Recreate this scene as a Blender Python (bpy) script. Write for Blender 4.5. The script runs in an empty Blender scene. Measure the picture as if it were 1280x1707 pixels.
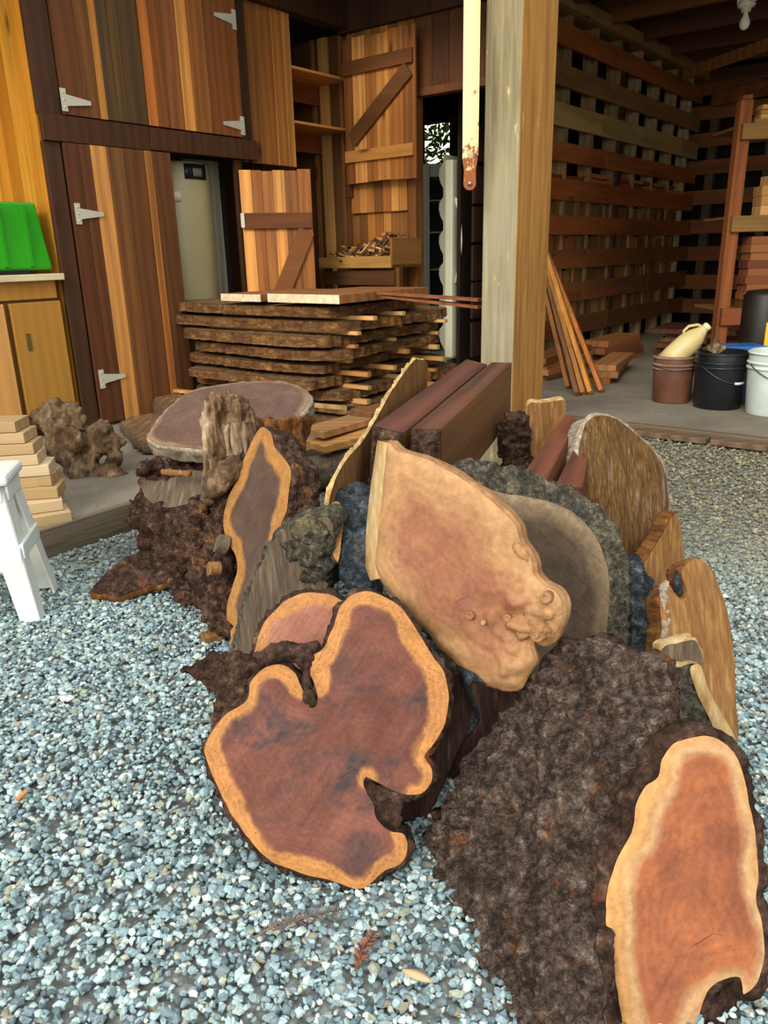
import bpy, bmesh, math, random
import numpy as np
from mathutils import Vector, Matrix, noise
from mathutils.geometry import delaunay_2d_cdt
random.seed(7); np.random.seed(7)
scn = bpy.context.scene; COL = scn.collection
# ------------------------------------------------------------------ camera
CH = 1.05; FPX = 1282.0; PITCH = math.radians(18.6); ROLL = math.radians(1.4)
FWD = Vector((0, math.cos(PITCH), -math.sin(PITCH)))
_u = Vector((0, math.sin(PITCH), math.cos(PITCH))); _r = Vector((1, 0, 0))
RT = math.cos(ROLL)*_r - math.sin(ROLL)*_u; UP = math.sin(ROLL)*_r + math.cos(ROLL)*_u
cd = bpy.data.cameras.new('camera'); cam = bpy.data.objects.new('camera', cd); COL.objects.link(cam)
cam.matrix_world = Matrix(((RT.x, UP.x, -FWD.x, 0), (RT.y, UP.y, -FWD.y, 0), (RT.z, UP.z, -FWD.z, CH), (0, 0, 0, 1)))
cd.sensor_fit = 'VERTICAL'; cd.sensor_height = 24; cd.lens = FPX/1707*24; cd.clip_start = .02; cd.clip_end = 300
scn.camera = cam
# ------------------------------------------------------------------ light
scn.view_settings.view_transform = 'Standard'; scn.view_settings.look = 'None'
scn.view_settings.gamma = 1; scn.view_settings.use_curve_mapping = False
scn.view_settings.exposure = 0.75
w = bpy.data.worlds.new('sky'); scn.world = w; w.use_nodes = True
nt = w.node_tree; bg = nt.nodes['Background']
tc = nt.nodes.new('ShaderNodeTexCoord'); sx = nt.nodes.new('ShaderNodeSeparateXYZ'); rp = nt.nodes.new('ShaderNodeValToRGB')
nt.links.new(tc.outputs['Generated'], sx.inputs[0]); nt.links.new(sx.outputs['Z'], rp.inputs[0]); nt.links.new(rp.outputs[0], bg.inputs[0])
rp.color_ramp.elements[0].color = (.86, .84, .76, 1); rp.color_ramp.elements[1].color = (.90, .96, 1.0, 1)
rp.color_ramp.elements[0].position = 0.0; rp.color_ramp.elements[1].position = .5
bg.inputs[1].default_value = 1.45
sd = bpy.data.lights.new('sun', 'SUN'); sun = bpy.data.objects.new('sun', sd); COL.objects.link(sun)
sd.energy = 1.5; sd.angle = math.radians(20); sd.color = (1, .93, .80)
SUN_FROM = Vector((-.35, -.80, .50))
sun.rotation_euler = SUN_FROM.to_track_quat('Z', 'Y').to_euler()
# ------------------------------------------------------------------ frames
ANG = math.radians(52)
MB4 = Matrix.Rotation(ANG, 4, 'Z')               # local x = A (far right), local y = B (far left)
def ray(px, py):
    return FWD + RT*((px-640)/FPX) + UP*((853.5-py)/FPX)
AD = Vector((math.cos(ANG), math.sin(ANG), 0)); BD = Vector((-math.sin(ANG), math.cos(ANG), 0))
C0 = Vector((0, 0, CH))
def P(px, py, z=None, y=None, a=None, b=None):
    d = ray(px, py)
    if z is not None: t = (z-CH)/d.z
    elif y is not None: t = y/d.y
    elif a is not None: t = a/d.dot(AD)
    else: t = b/d.dot(BD)
    return C0 + d*t
def Q(px, py, **k):                              # same, in building coordinates
    p = P(px, py, **k); return Vector((p.dot(AD), p.dot(BD), p.z))
def lin(h):
    if isinstance(h, str):
        h = [int(h[i:i+2], 16)/255 for i in (0, 2, 4)]
    return tuple((c/12.92 if c < .04045 else ((c+.055)/1.055)**2.4) for c in h)
def c4(h): return (*lin(h), 1)
# ------------------------------------------------------------------ tags
def tag(o, label=None, cat=None, group=None, kind=None):
    if label: o['label'] = label
    if cat: o['category'] = cat
    if group: o['group'] = group
    if kind: o['kind'] = kind
    return o
def thing(name, label, cat, M=None, group=None):
    o = bpy.data.objects.new(name, None); COL.objects.link(o); o.empty_display_size = .1
    if M is not None: o.matrix_world = M
    return tag(o, label, cat, group)
def link(name, me, mats, parent=None, M=None):
    o = bpy.data.objects.new(name, me); COL.objects.link(o)
    for m in (mats if isinstance(mats, (list, tuple)) else [mats]): me.materials.append(m)
    if parent is not None: o.parent = parent
    elif M is not None: o.matrix_world = M
    return o
def copy_tree(o, parent=None):
    c = o.copy(); COL.objects.link(c); c.parent = parent
    for ch in [x for x in bpy.data.objects if x.parent == o]: copy_tree(ch, c)
    return c
# ------------------------------------------------------------------ mesh builder
class MB:
    def __init__(s): s.v = []; s.f = []; s.t = []; s.m = []; s.sm = []
    def add(s, vs, fs, tint=(1, 1, 1), mi=0, smooth=False):
        n = len(s.v); s.v += [tuple(v) for v in vs]
        for f in fs: s.f.append([n+i for i in f]); s.t.append(tint); s.m.append(mi); s.sm.append(smooth)
        return s
    def box(s, lo, hi, tint=(1, 1, 1), mi=0):
        x0, y0, z0 = lo; x1, y1, z1 = hi
        vs = [(x0,y0,z0),(x1,y0,z0),(x1,y1,z0),(x0,y1,z0),(x0,y0,z1),(x1,y0,z1),(x1,y1,z1),(x0,y1,z1)]
        return s.add(vs, [(0,3,2,1),(4,5,6,7),(0,1,5,4),(1,2,6,5),(2,3,7,6),(3,0,4,7)], tint, mi)
    def beam(s, p0, p1, wd, ht, up=(0, 0, 1), tint=(1, 1, 1), mi=0):
        p0 = Vector(p0); p1 = Vector(p1); d = (p1-p0).normalized(); sd_ = d.cross(Vector(up)).normalized(); u = sd_.cross(d)
        vs = [p+sd_*a*wd/2+u*b*ht/2 for p in (p0, p1) for a, b in ((-1,-1),(1,-1),(1,1),(-1,1))]
        return s.add(vs, [(0,1,2,3),(7,6,5,4),(0,4,5,1),(1,5,6,2),(2,6,7,3),(3,7,4,0)], tint, mi)
    def prism(s, poly, z0, z1, M=None, tint=(1,1,1), mi=0):
        n = len(poly); vs = [Vector((x, y, z0)) for x, y in poly]+[Vector((x, y, z1)) for x, y in poly]
        if M is not None: vs = [M @ v for v in vs]
        return s.add(vs, [tuple(range(n))[::-1], tuple(range(n, 2*n))]+[(i, (i+1) % n, (i+1) % n+n, i+n) for i in range(n)], tint, mi)
    def lathe(s, prof, n=32, c=(0, 0, 0), tint=(1,1,1), mi=0, M=None, cap=True):
        vs = []; k = len(prof)
        for r, z in prof:
            for i in range(n):
                t = 2*math.pi*i/n; vs.append(Vector((c[0]+r*math.cos(t), c[1]+r*math.sin(t), c[2]+z)))
        if M is not None: vs = [M @ v for v in vs]
        fs = [(j*n+i, j*n+(i+1) % n, (j+1)*n+(i+1) % n, (j+1)*n+i) for j in range(k-1) for i in range(n)]
        if cap: fs += [tuple(range(n))[::-1], tuple(range((k-1)*n, k*n))]
        return s.add(vs, fs, tint, mi, True)
    def tube(s, pts, rad, n=8, tint=(1,1,1), mi=0):
        pts = [Vector(p) for p in pts]; k = len(pts); rad = rad if isinstance(rad, (list, tuple)) else [rad]*k
        vs = []; prev = None
        for i, p in enumerate(pts):
            d = (pts[min(i+1, k-1)]-pts[max(i-1, 0)]).normalized()
            x = d.orthogonal().normalized() if prev is None else (prev-d*prev.dot(d)).normalized()
            prev = x; y = d.cross(x)
            vs += [p+(x*math.cos(2*math.pi*j/n)+y*math.sin(2*math.pi*j/n))*rad[i] for j in range(n)]
        fs = [(j*n+i, j*n+(i+1) % n, (j+1)*n+(i+1) % n, (j+1)*n+i) for j in range(k-1) for i in range(n)]
        fs += [tuple(range(n))[::-1], tuple(range((k-1)*n, k*n))]
        return s.add(vs, fs, tint, mi, True)
    def build(s, name, mats, parent=None, M=None, shift=None, bevel=0, sub=0):
        me = bpy.data.meshes.new(name)
        vs = s.v if shift is None else [(x-shift[0], y-shift[1], z-shift[2]) for x, y, z in s.v]
        me.from_pydata(vs, [], s.f); me.update()
        at = me.color_attributes.new('tint', 'FLOAT_COLOR', 'CORNER')
        col = np.ones((len(me.loops), 4), np.float32); k = 0
        for f, t in zip(s.f, s.t):
            col[k:k+len(f), :3] = t; k += len(f)
        at.data.foreach_set('color', col.ravel())
        me.polygons.foreach_set('material_index', s.m); me.polygons.foreach_set('use_smooth', s.sm)
        if M is None and parent is None: M = Matrix.Identity(4)
        if M is not None and shift is not None: M = M @ Matrix.Translation(shift)
        o = link(name, me, mats, parent, M)
        if bevel:
            b = o.modifiers.new('bevel', 'BEVEL'); b.width = bevel; b.segments = 2; b.limit_method = 'ANGLE'
        if sub:
            b = o.modifiers.new('sub', 'SUBSURF'); b.levels = sub; b.render_levels = sub
        return o
def TR(v): return Matrix.Translation(Vector(v))
def bthing(name, label, cat, abz, group=None, rot=0):      # Empty in building frame
    return thing(name, label, cat, MB4 @ TR(abz) @ Matrix.Rotation(rot, 4, 'Z'), group)
# ------------------------------------------------------------------ materials
class NT:
    def __init__(s, name):
        s.mat = bpy.data.materials.new(name); s.mat.use_nodes = True; s.t = s.mat.node_tree
        s.b = s.t.nodes['Principled BSDF']; s.x = None
    def n(s, typ, **k):
        nd = s.t.nodes.new('ShaderNode'+typ)
        for a, b in k.items(): setattr(nd, a, b)
        return nd
    def l(s, a, b): s.t.links.new(a, b)
    def put(s, sock, v):
        if hasattr(v, 'is_linked') or hasattr(v, 'links'): s.l(v, sock)
        else: sock.default_value = v
    def coord(s, scale=(1, 1, 1), rnd=True, kind='Object', rot=(0, 0, 0)):
        tc = s.n('TexCoord'); m = s.n('Mapping'); m.inputs['Scale'].default_value = scale; m.inputs['Rotation'].default_value = rot
        s.l(tc.outputs[kind], m.inputs['Vector'])
        if rnd:
            g = s.n('NewGeometry'); mu = s.n('VectorMath', operation='SCALE'); mu.inputs[0].default_value = (13.7, 27.1, 9.3)
            s.l(g.outputs['Random Per Island'], mu.inputs['Scale']); s.l(mu.outputs[0], m.inputs['Location'])
        return m.outputs[0]
    def noise(s, vec, scale, detail=4, rough=.55, dist=0, out=0):
        n = s.n('TexNoise'); s.l(vec, n.inputs['Vector'])
        n.inputs['Scale'].default_value = scale; n.inputs['Detail'].default_value = detail
        n.inputs['Roughness'].default_value = rough; n.inputs['Distortion'].default_value = dist
        return n.outputs[out]
    def voro(s, vec, scale, feat='F1', out=0, rnd=1):
        n = s.n('TexVoronoi'); n.feature = feat; s.l(vec, n.inputs['Vector']); n.inputs['Scale'].default_value = scale
        n.inputs['Randomness'].default_value = rnd; return n.outputs[out]
    def ramp(s, fac, stops):
        r = s.n('ValToRGB'); s.put(r.inputs[0], fac); e = r.color_ramp.elements
        while len(e) > len(stops): e.remove(e[-1])
        while len(e) < len(stops): e.new(1)
        for el, (p, c) in zip(e, stops):
            el.position = p; el.color = c if len(c) == 4 else (*c, 1)
        return r.outputs[0]
    def rf(s, fac, a, b, lo=0., hi=1.):
        m = s.n('MapRange'); s.put(m.inputs[0], fac); m.inputs[1].default_value = a; m.inputs[2].default_value = b
        m.inputs[3].default_value = lo; m.inputs[4].default_value = hi; return m.outputs[0]
    def mix(s, fac, a, b, mode='MIX'):
        m = s.n('MixRGB', blend_type=mode); s.put(m.inputs[0], fac)
        s.put(m.inputs[1], a if not isinstance(a, tuple) or len(a) == 4 else (*a, 1)); s.put(m.inputs[2], b if not isinstance(b, tuple) or len(b) == 4 else (*b, 1)); return m.outputs[0]
    def math(s, op, a, b=0.):
        m = s.n('Math', operation=op); s.put(m.inputs[0], a); s.put(m.inputs[1], b); return m.outputs[0]
    def attr(s, name, out=0):
        a = s.n('Attribute'); a.attribute_name = name; return a.outputs[out]
    def fin(s, col, rough=.7, bump=None, bs=.3, bd=.01, spec=.3):
        s.put(s.b.inputs['Base Color'], col); s.put(s.b.inputs['Roughness'], rough)
        s.b.inputs['Specular IOR Level'].default_value = spec
        if bump is not None:
            b = s.n('Bump'); b.inputs['Strength'].default_value = bs; b.inputs['Distance'].default_value = bd
            s.l(bump, b.inputs['Height']); s.l(b.outputs[0], s.b.inputs['Normal'])
        return s.mat
def m_wood(name, axis, grain=1., rough=.65, knots=True, contrast=.5, gain=1.0, hm=.45):
    n = NT(name); sc = [22., 22., 22.]; sc[axis] = 1.3
    v = n.coord(tuple(sc)); g = n.noise(v, grain, 5, .6, .6)
    sc2 = [3., 3., 3.]; sc2[axis] = .35; v2 = n.coord(tuple(sc2)); g2 = n.noise(v2, 1.3, 3, .5, 1.2)
    wv = n.n('TexWave', wave_type='BANDS', bands_direction='X' if axis != 0 else 'Y'); n.l(v2, wv.inputs['Vector'])
    wv.inputs['Scale'].default_value = 1.6; wv.inputs['Distortion'].default_value = 7; wv.inputs['Detail'].default_value = 2; wv.inputs['Detail Scale'].default_value = .8
    sf = [90., 90., 90.]; sf[axis] = 2.5; gf = n.noise(n.coord(tuple(sf)), 1., 4, .65)
    d = n.mix(.5, g, g2); d = n.mix(.18, d, wv.outputs[0]); d = n.mix(.33, d, gf)
    k = n.rf(d, .33, .64, (1-contrast)*gain, (1+contrast*.45)*gain)
    base = n.mix(1., n.attr('tint'), k, 'MULTIPLY')
    hue = n.mix(n.rf(g2, .35, .65, 0, hm), base, n.mix(1., base, lin('ffc080'), 'MULTIPLY'))
    col = hue
    if knots:
        sc3 = [5., 5., 5.]; sc3[axis] = 1.6
        vk = n.voro(n.coord(tuple(sc3)), 1.0); col = n.mix(n.rf(vk, .04, .13, .75, 0), hue, lin('2a1206'))
    return n.fin(col, rough, d, .25, .004)
M_WX, M_WY, M_WZ = (m_wood('wood_grain_%s' % 'xyz'[i], i, gain=1.15, hm=.3) for i in range(3))
M_PX = m_wood('pale_lumber', 0, gain=.8, contrast=.25, knots=False, hm=.08)
M_OLDX = m_wood('rough_wood_x', 0, contrast=.75, rough=.8); M_OLDY = m_wood('rough_wood_y', 1, contrast=.75, rough=.8); M_OLDZ = m_wood('rough_wood_z', 2, contrast=.6, rough=.85, knots=False)
def m_plain(name, col, rough=.5, metal=0, bump=0, spec=.4, dirt=None, dscale=6):
    n = NT(name); c = c4(col)
    v = n.coord(rnd=False); s = n.noise(v, dscale, 5, .6)
    cc = n.mix(n.rf(s, .35, .7, 0, .8), c, c4(dirt)) if dirt else n.mix(n.rf(s, .3, .7, 0, .35), c, tuple(x*.6 for x in c[:3]))
    n.b.inputs['Metallic'].default_value = metal
    return n.fin(cc, rough, s if bump else None, bump, .003, spec)
def m_endgrain(name, sap, heart, heart2, wsap=.04, ring=160, mott=.6, sapdots=True, fade=.012, dark='2b1a18', lines=1.0, stain=None, rough=.75, spots=.0, ang=.6, outer=None, warp=1.0, fine=.5, skew=None):
    """cut face of a log; the attribute edge is the distance from the outline, so sapwood and rings follow it"""
    n = NT(name); e = n.attr('edge', 2); v = n.coord(rnd=False)
    wob = n.noise(v, 9, 4, .6); wob2 = n.noise(v, 3.0, 3, .5)
    ee = n.math('ADD', e, n.math('MULTIPLY', n.math('SUBTRACT', wob, .5), .045*warp)); ee = n.math('ADD', ee, n.math('MULTIPLY', n.math('SUBTRACT', wob2, .5), .06*warp))
    if skew:
        vd = n.n('VectorMath', operation='DOT_PRODUCT'); n.l(v, vd.inputs[0]); vd.inputs[1].default_value = (*skew, 0); ee = n.math('ADD', ee, vd.outputs['Value'])
    heartc = n.mix(n.rf(n.noise(v, 5.5, 5, .62, .8), .38, .66), c4(heart), c4(heart2))
    if stain: heartc = n.mix(n.rf(n.noise(n.coord(rnd=False, scale=(1, 1.4, 1)), 7.5, 6, .68, .5), .46, .66, 0, mott), heartc, c4(stain))
    sapc = n.mix(n.rf(n.noise(v, 30, 4, .6), .3, .7), c4(sap), tuple(x*.72 for x in lin(sap)))
    if outer: sapc = n.mix(n.rf(ee, .004, .016, .8, 0), sapc, c4(outer))
    col = n.mix(n.rf(ee, wsap-fade/2, wsap+fade/2), sapc, heartc)
    rings = n.math('SINE', n.math('ADD', n.math('MULTIPLY', ee, ring*6.28), n.math('MULTIPLY', wob, 10)))
    col = n.mix(n.rf(rings, -1, 1, 0, .16), col, tuple(x*.35 for x in lin(heart)), 'MIX')
    # saw marks straight across the face
    tcn = n.n('TexCoord'); vr = n.n('VectorRotate', rotation_type='Z_AXIS'); vr.inputs['Angle'].default_value = ang; n.l(tcn.outputs['Object'], vr.inputs['Vector'])
    mp = n.n('Mapping'); mp.inputs['Scale'].default_value = (170, 5, 5); n.l(vr.outputs[0], mp.inputs['Vector']); sw = n.noise(mp.outputs[0], 1.0, 5, .7, .15)
    col = n.mix(n.rf(sw, .48, .72, 0, .30*lines), col, (*[min(1, x*1.6+.02) for x in lin(heart)], 1))
    col = n.mix(n.rf(sw, .25, .45, .35*lines, 0), col, c4(dark))
    if sapdots:
        dd = n.voro(n.coord((1, 1, 1), rnd=False), 150); m = n.math('MULTIPLY', n.rf(dd, .10, .28, .75, 0), n.rf(ee, wsap-.004, wsap+.012, 1, .15))
        col = n.mix(m, col, c4('6b3413'))
    if spots: col = n.mix(n.rf(n.noise(v, 40, 3, .7), .66, .74, 0, spots), col, c4('e8c9a0'))
    fn = n.noise(v, 95, 5, .75); fn2 = n.noise(v, 17, 5, .7, .6)
    col = n.mix(1., col, n.rf(n.mix(.5, fn, fn2), .32, .68, 1-fine*.75, 1+fine*.45), 'MULTIPLY')
    # checks
    ck = n.voro(n.coord((1, 1, 1), rnd=False), 6.5, 'DISTANCE_TO_EDGE'); ckn = n.noise(v, 6, 2)
    crk = n.math('MULTIPLY', n.rf(ck, .001, .006, 1, 0), n.rf(ckn, .60, .66)); col = n.mix(n.math('MULTIPLY', crk, .8), col, c4('1c0f0a'))
    return n.fin(col, rough, n.mix(.5, sw, fn), .5, .004)
def m_bark(name, cols, scale=30, stretch=(1, 1, 1), bump=.9, bd=.012, rough=.95, spot=None, spotamt=.3):
    n = NT(name); v = n.coord(stretch, rnd=False)
    a = n.noise(v, scale, 10, .76, .15); b = n.noise(v, scale*.28, 4, .6)
    m = n.mix(.30, a, b)
    st = [(.36+.28*i/(len(cols)-1), c4(c)) for i, c in enumerate(cols)]
    col = n.ramp(m, st)
    vo = n.voro(v, scale*.9); col = n.mix(n.rf(vo, .05, .5, 0, .45), col, tuple(x*.45 for x in lin(cols[0])))
    if spot: col = n.mix(n.rf(n.noise(v, scale*.22, 5, .7, .3), .58, .66, 0, spotamt), col, c4(spot))
    vo2 = n.voro(v, scale*3.2); col = n.mix(n.rf(vo2, .25, .75, 0, .38), col, tuple(x*.4 for x in lin(cols[1])))
    h = n.mix(.4, a, vo); h = n.mix(.3, h, n.math('SUBTRACT', 1., vo2))
    return n.fin(col, rough, h, bump, bd, .15)
# ------------------------------------------------------------------ slab and root builders
class Pl:
    def __init__(s, p1, p2, p3):
        p1, p2, p3 = Vector(p1), Vector(p2), Vector(p3); n = (p2-p1).cross(p3-p1).normalized()
        if n.dot(C0-p1) < 0: n = -n
        s.o = p1; s.n = n
        ex = Vector((1, 0, 0)); ex = (ex-n*ex.dot(n)).normalized(); s.ex = ex; s.ey = n.cross(ex)
    def hit(s, px, py, off=0):
        d = ray(px, py); t = (s.o+s.n*off-C0).dot(s.n)/d.dot(s.n); return C0+d*t
    def to2(s, p): q = p-s.o; return (q.dot(s.ex), q.dot(s.ey))
    def M(s, c=(0, 0)):
        o = s.o+s.ex*c[0]+s.ey*c[1]
        return Matrix(((s.ex.x, s.ey.x, s.n.x, o.x), (s.ex.y, s.ey.y, s.n.y, o.y), (s.ex.z, s.ey.z, s.n.z, o.z), (0, 0, 0, 1)))
def catmull(pts, step, closed=True):
    pts = [np.array(p, float) for p in pts]; n = len(pts); out = []
    for i in range(n):
        p0, p1, p2, p3 = pts[(i-1) % n], pts[i], pts[(i+1) % n], pts[(i+2) % n]
        L = np.linalg.norm(p2-p1); k = max(1, int(round(L/step)))
        for j in range(k):
            t = j/k
            c = .5*((2*p1)+(-p0+p2)*t+(2*p0-5*p1+4*p2-p3)*t*t+(-p0+3*p1-3*p2+p3)*t**3)
            out.append(c*.85+(p1*(1-t)+p2*t)*.15)
    return np.array(out)
def outnormals(poly):
    d = np.roll(poly, -1, 0)-np.roll(poly, 1, 0)
    n = np.stack([d[:, 1], -d[:, 0]], 1); n /= np.linalg.norm(n, axis=1)[:, None]+1e-9
    for _ in range(3): n = n+np.roll(n, 1, 0)+np.roll(n, -1, 0)
    n /= np.linalg.norm(n, axis=1)[:, None]+1e-9
    a = np.sum(poly[:, 0]*np.roll(poly[:, 1], -1)-np.roll(poly[:, 0], -1)*poly[:, 1])
    return n if a > 0 else -n
def edgedist(p, poly):
    a = poly; b = np.roll(poly, -1, 0); d = b-a; L = (d**2).sum(1)+1e-12; out = np.empty(len(p))
    for i in range(0, len(p), 2000):
        q = p[i:i+2000, None, :]-a[None]; t = np.clip((q*d).sum(2)/L, 0, 1); out[i:i+2000] = np.sqrt((((q-t[..., None]*d))**2).sum(2).min(1))
    return out
def inside(p, poly):
    x, y = p[:, 0], p[:, 1]; r = np.zeros(len(p), bool); a = poly; b = np.roll(poly, -1, 0)
    for (x0, y0), (x1, y1) in zip(a, b):
        c = ((y0 > y) != (y1 > y)); r ^= c & (x < (x1-x0)*(y-y0)/(y1-y0+1e-12)+x0)
    return r
def fb(v, oct=4, H=.9): return noise.fractal(Vector(v), H, 2.1, oct)
def face_mesh(poly, g, relief=None, excl=()):
    lo = poly.min(0); hi = poly.max(0)
    gx, gy = np.meshgrid(np.arange(lo[0], hi[0], g), np.arange(lo[1], hi[1], g*.87)); gx[1::2] += g/2
    pts = np.stack([gx.ravel(), gy.ravel()], 1)+np.random.uniform(-.15, .15, (gx.size, 2))*g
    pts = pts[inside(pts, poly)]; e = edgedist(pts, poly); k = e > g*.45; pts = pts[k]; e = e[k]
    n = len(poly); vin = [Vector(p) for p in poly]+[Vector(p) for p in pts]
    r = delaunay_2d_cdt(vin, [(i, (i+1) % n) for i in range(n)], [], 1, 1e-6)
    v2 = np.array([tuple(v) for v in r[0]]); ed = edgedist(v2, poly)
    ea = ed
    if len(excl):
        mid = poly; keep = np.ones(n, bool)
        for cx, cy, r_ in excl: keep &= ((mid[:, 0]-cx)**2+(mid[:, 1]-cy)**2) > r_*r_
        pk = poly[keep]; ea = np.array([np.sqrt(((pk-q)**2).sum(1).min()) for q in v2])
    z = np.zeros(len(v2)) if relief is None else np.array([relief(x, y, q) for (x, y), q in zip(v2, ed)])
    me = bpy.data.meshes.new('face'); me.from_pydata([(x, y, zz) for (x, y), zz in zip(v2, z)], [], [tuple(f) for f in r[2]]); me.update()
    if len(me.polygons) and sum(p.normal.z for p in me.polygons) < 0: me.flip_normals()
    at = me.attributes.new('edge', 'FLOAT', 'POINT'); at.data.foreach_set('value', ea.astype(np.float32))
    me.polygons.foreach_set('use_smooth', [True]*len(me.polygons)); return me
def side_mesh(poly, thick, rim=.01, amp=.006, ns=30, step=.008, dirv=None, seed=0, zfront=None, flute=0, taper=0):
    """bark or raw edge: from the outline of the face outwards by rim and back through the thickness"""
    nrm = outnormals(poly); n = len(poly); k = max(3, int(thick/step)); kr = max(1, int(rim/step))
    rows = [(rim*i/kr, -.002-.006*(i/kr)**2, i/kr) for i in range(kr+1)]+[(rim-taper*(j+1)/k, -.008-(thick-.008)*(j+1)/k, 1.) for j in range(k)]
    vs = []
    for o_, z_, wgt in rows:
        for i in range(n):
            x, y = poly[i]; w_ = wgt if wgt > 0 else 0
            q = Vector((x, y, z_)); q0 = q*ns+Vector((seed, 0, 0))
            f_ = fb(q0, 4)*amp + (abs(fb((x*ns*1.1+seed, y*ns*1.1, z_*ns*.16), 3))*flute if flute else 0)
            oo = o_ + f_*w_
            zz = z_ + (fb(q0+Vector((9, 3, 5)), 3)*amp*.7*w_)
            if zfront is not None: zz += zfront(x, y)*max(0, 1+z_/thick)
            X = x+nrm[i][0]*oo; Y = y+nrm[i][1]*oo
            if dirv: X += dirv[0]*-z_; Y += dirv[1]*-z_
            vs.append((X, Y, zz))
    m = len(rows)
    fs = [(j*n+i, (j+1)*n+i, (j+1)*n+(i+1) % n, j*n+(i+1) % n) for j in range(m-1) for i in range(n)]
    a = np.sum(poly[:, 0]*np.roll(poly[:, 1], -1)-np.roll(poly[:, 0], -1)*poly[:, 1])
    if a < 0: fs = [f[::-1] for f in fs]
    me = bpy.data.meshes.new('side'); back = tuple(range((m-1)*n, m*n))
    me.from_pydata(vs, [], fs+[back]); me.update()
    me.polygons.foreach_set('use_smooth', [True]*len(fs)+[False]); return me
def slab(name, label, cat, pl, px, thick, mface, mside, group=None, g=.010, step=.008, rough=.002, rim=.012, amp=.006, ns=30,
         relief=None, facename='cut_face', sidename='bark', dirv=None, flute=0, seed=None, taper=0, local=False, excl=()):
    pts = px if local else [pl.to2(pl.hit(*p)) for p in px]
    seed = seed if seed is not None else random.random()*50
    poly = catmull(pts, step)
    nr = outnormals(poly); poly = poly+nr*np.array([fb((x*22+seed, y*22, 3), 4)*rough for x, y in poly])[:, None]
    c = poly.mean(0); poly = poly-c
    M = pl.M(c)
    t = thing(name, label, cat, M, group)
    zf = None
    if relief is not None: zf = lambda x, y: relief(x, y, 0)
    ex = []
    for x_, y_, rp in excl:
        q0 = np.array(pl.to2(pl.hit(x_, y_)))-c; q1 = np.array(pl.to2(pl.hit(x_+rp, y_)))-c; ex.append((q0[0], q0[1], float(np.linalg.norm(q1-q0))))
    link(facename, face_mesh(poly, g, relief, ex), mface, t)
    link(sidename, side_mesh(poly, thick, rim, amp, ns, step, dirv, seed, zf, flute, taper), mside, t)
    t['_poly'] = 0; del t['_poly']
    return t
def remeshed(mb, voxel, disp=None, name='m', M=None):
    o = mb.build(name, []); 
    md = o.modifiers.new('r', 'REMESH'); md.mode = 'VOXEL'; md.voxel_size = voxel; md.use_smooth_shade = True
    dg = bpy.context.evaluated_depsgraph_get(); me = bpy.data.meshes.new_from_object(o.evaluated_get(dg))
    bpy.data.objects.remove(o)
    if disp:
        nv = len(me.vertices); co = np.empty(nv*3, np.float32); me.vertices.foreach_get('co', co); co = co.reshape(-1, 3)
        no = np.array([tuple(v.normal) for v in me.vertices])
        d = np.array([disp(Vector(c)) for c in co]); co = co+no*d[:, None]
        me.vertices.foreach_set('co', co.astype(np.float32).ravel()); me.update()
    me.polygons.foreach_set('use_smooth', [True]*len(me.polygons)); return me
def gnarl_disp(ns, amp, ridges=0, rdir=(1, 1, .25), seed=0):
    def f(c):
        q = c*ns+Vector((seed, seed*.3, 0)); d = fb(q, 5)*amp
        if ridges: d += (abs(fb((c.x*ns*rdir[0]+seed, c.y*ns*rdir[1], c.z*ns*rdir[2]), 3))-.3)*ridges
        return d
    return f
# ------------------------------------------------------------------ materials in use
M_FACE_A = m_endgrain('redwood_end_grain', 'b97d42', '5c3022', '794838', wsap=.026, fade=.010, warp=1.3, stain='2c292b', mott=1.0, ring=90, lines=.8)
M_FACE_B = m_endgrain('pale_redwood_end_grain', 'bd8245', '8f5a46', 'a06b56', wsap=.022, ring=170, mott=.2, lines=1.2)
M_FACE_K = m_endgrain('orange_redwood_end_grain', 'bd9264', '7d452b', 'a55f36', wsap=.027, skew=(.13, .0), ring=60, mott=.4, lines=.45, sapdots=False, outer='c08a4e')
M_FACE_E = m_endgrain('weathered_end_grain', '8e7658', '3d2d1d', '5c4630', wsap=.035, fade=.05, ring=25, lines=1.6, sapdots=False, stain='3e3329', mott=.6, ang=-.9, fine=.7)
M_FACE_D = m_endgrain('burl_cut', 'b4875a', '8b573c', '9e6c4a', wsap=.055, fade=.06, ring=42, lines=.15, sapdots=False, stain='7c4c3c', mott=.8, warp=2.2, fine=.42)
M_FACE_ROOT = m_endgrain('root_slab_cut', 'b07a3e', '4a3629', '5f4737', wsap=.042, fade=.014, ring=120, lines=1.0, stain='46393a', mott=.6)
M_TOP = m_endgrain('table_round_cut', '947658', '5a4032', '6d5040', wsap=.008, fade=.02, ring=60, lines=.9, sapdots=False, ang=1.3, stain='4a3d38', mott=.6)
M_BARK = m_bark('dark_redwood_bark', ['1a110d', '3b281e', '63493a', '8a705c'], 38, spot='7a3f22', spotamt=.6)
M_BARKJ = m_bark('crusty_burl_bark', ['1f1612', '4e3e35', '8c7565', 'c8b5a2'], 60, bump=1, bd=.03, spot='9a5524', spotamt=.6)
M_BARKG = m_bark('grey_mossy_bark', ['1f1d19', '474238', '786f5c', 'aa9d80'], 70, spot='8b7b4a', spotamt=.6)
M_BARKBLUE = m_bark('blue_grey_bark', ['101317', '2a2f33', '4d5458', '8b9090'], 48, spot='6e5442', spotamt=.4)
M_ROOT = m_bark('purple_brown_root_bark', ['1c120e', '452f25', '735442', 'a58770'], 46, bump=1, bd=.02, spot='a87340', spotamt=.6)
M_DRIFT = m_bark('driftwood', ['2c1d13', '75563a', 'b29370', 'dcc6a8'], 26, (1, 1, .22), bump=.7, bd=.008)
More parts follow.
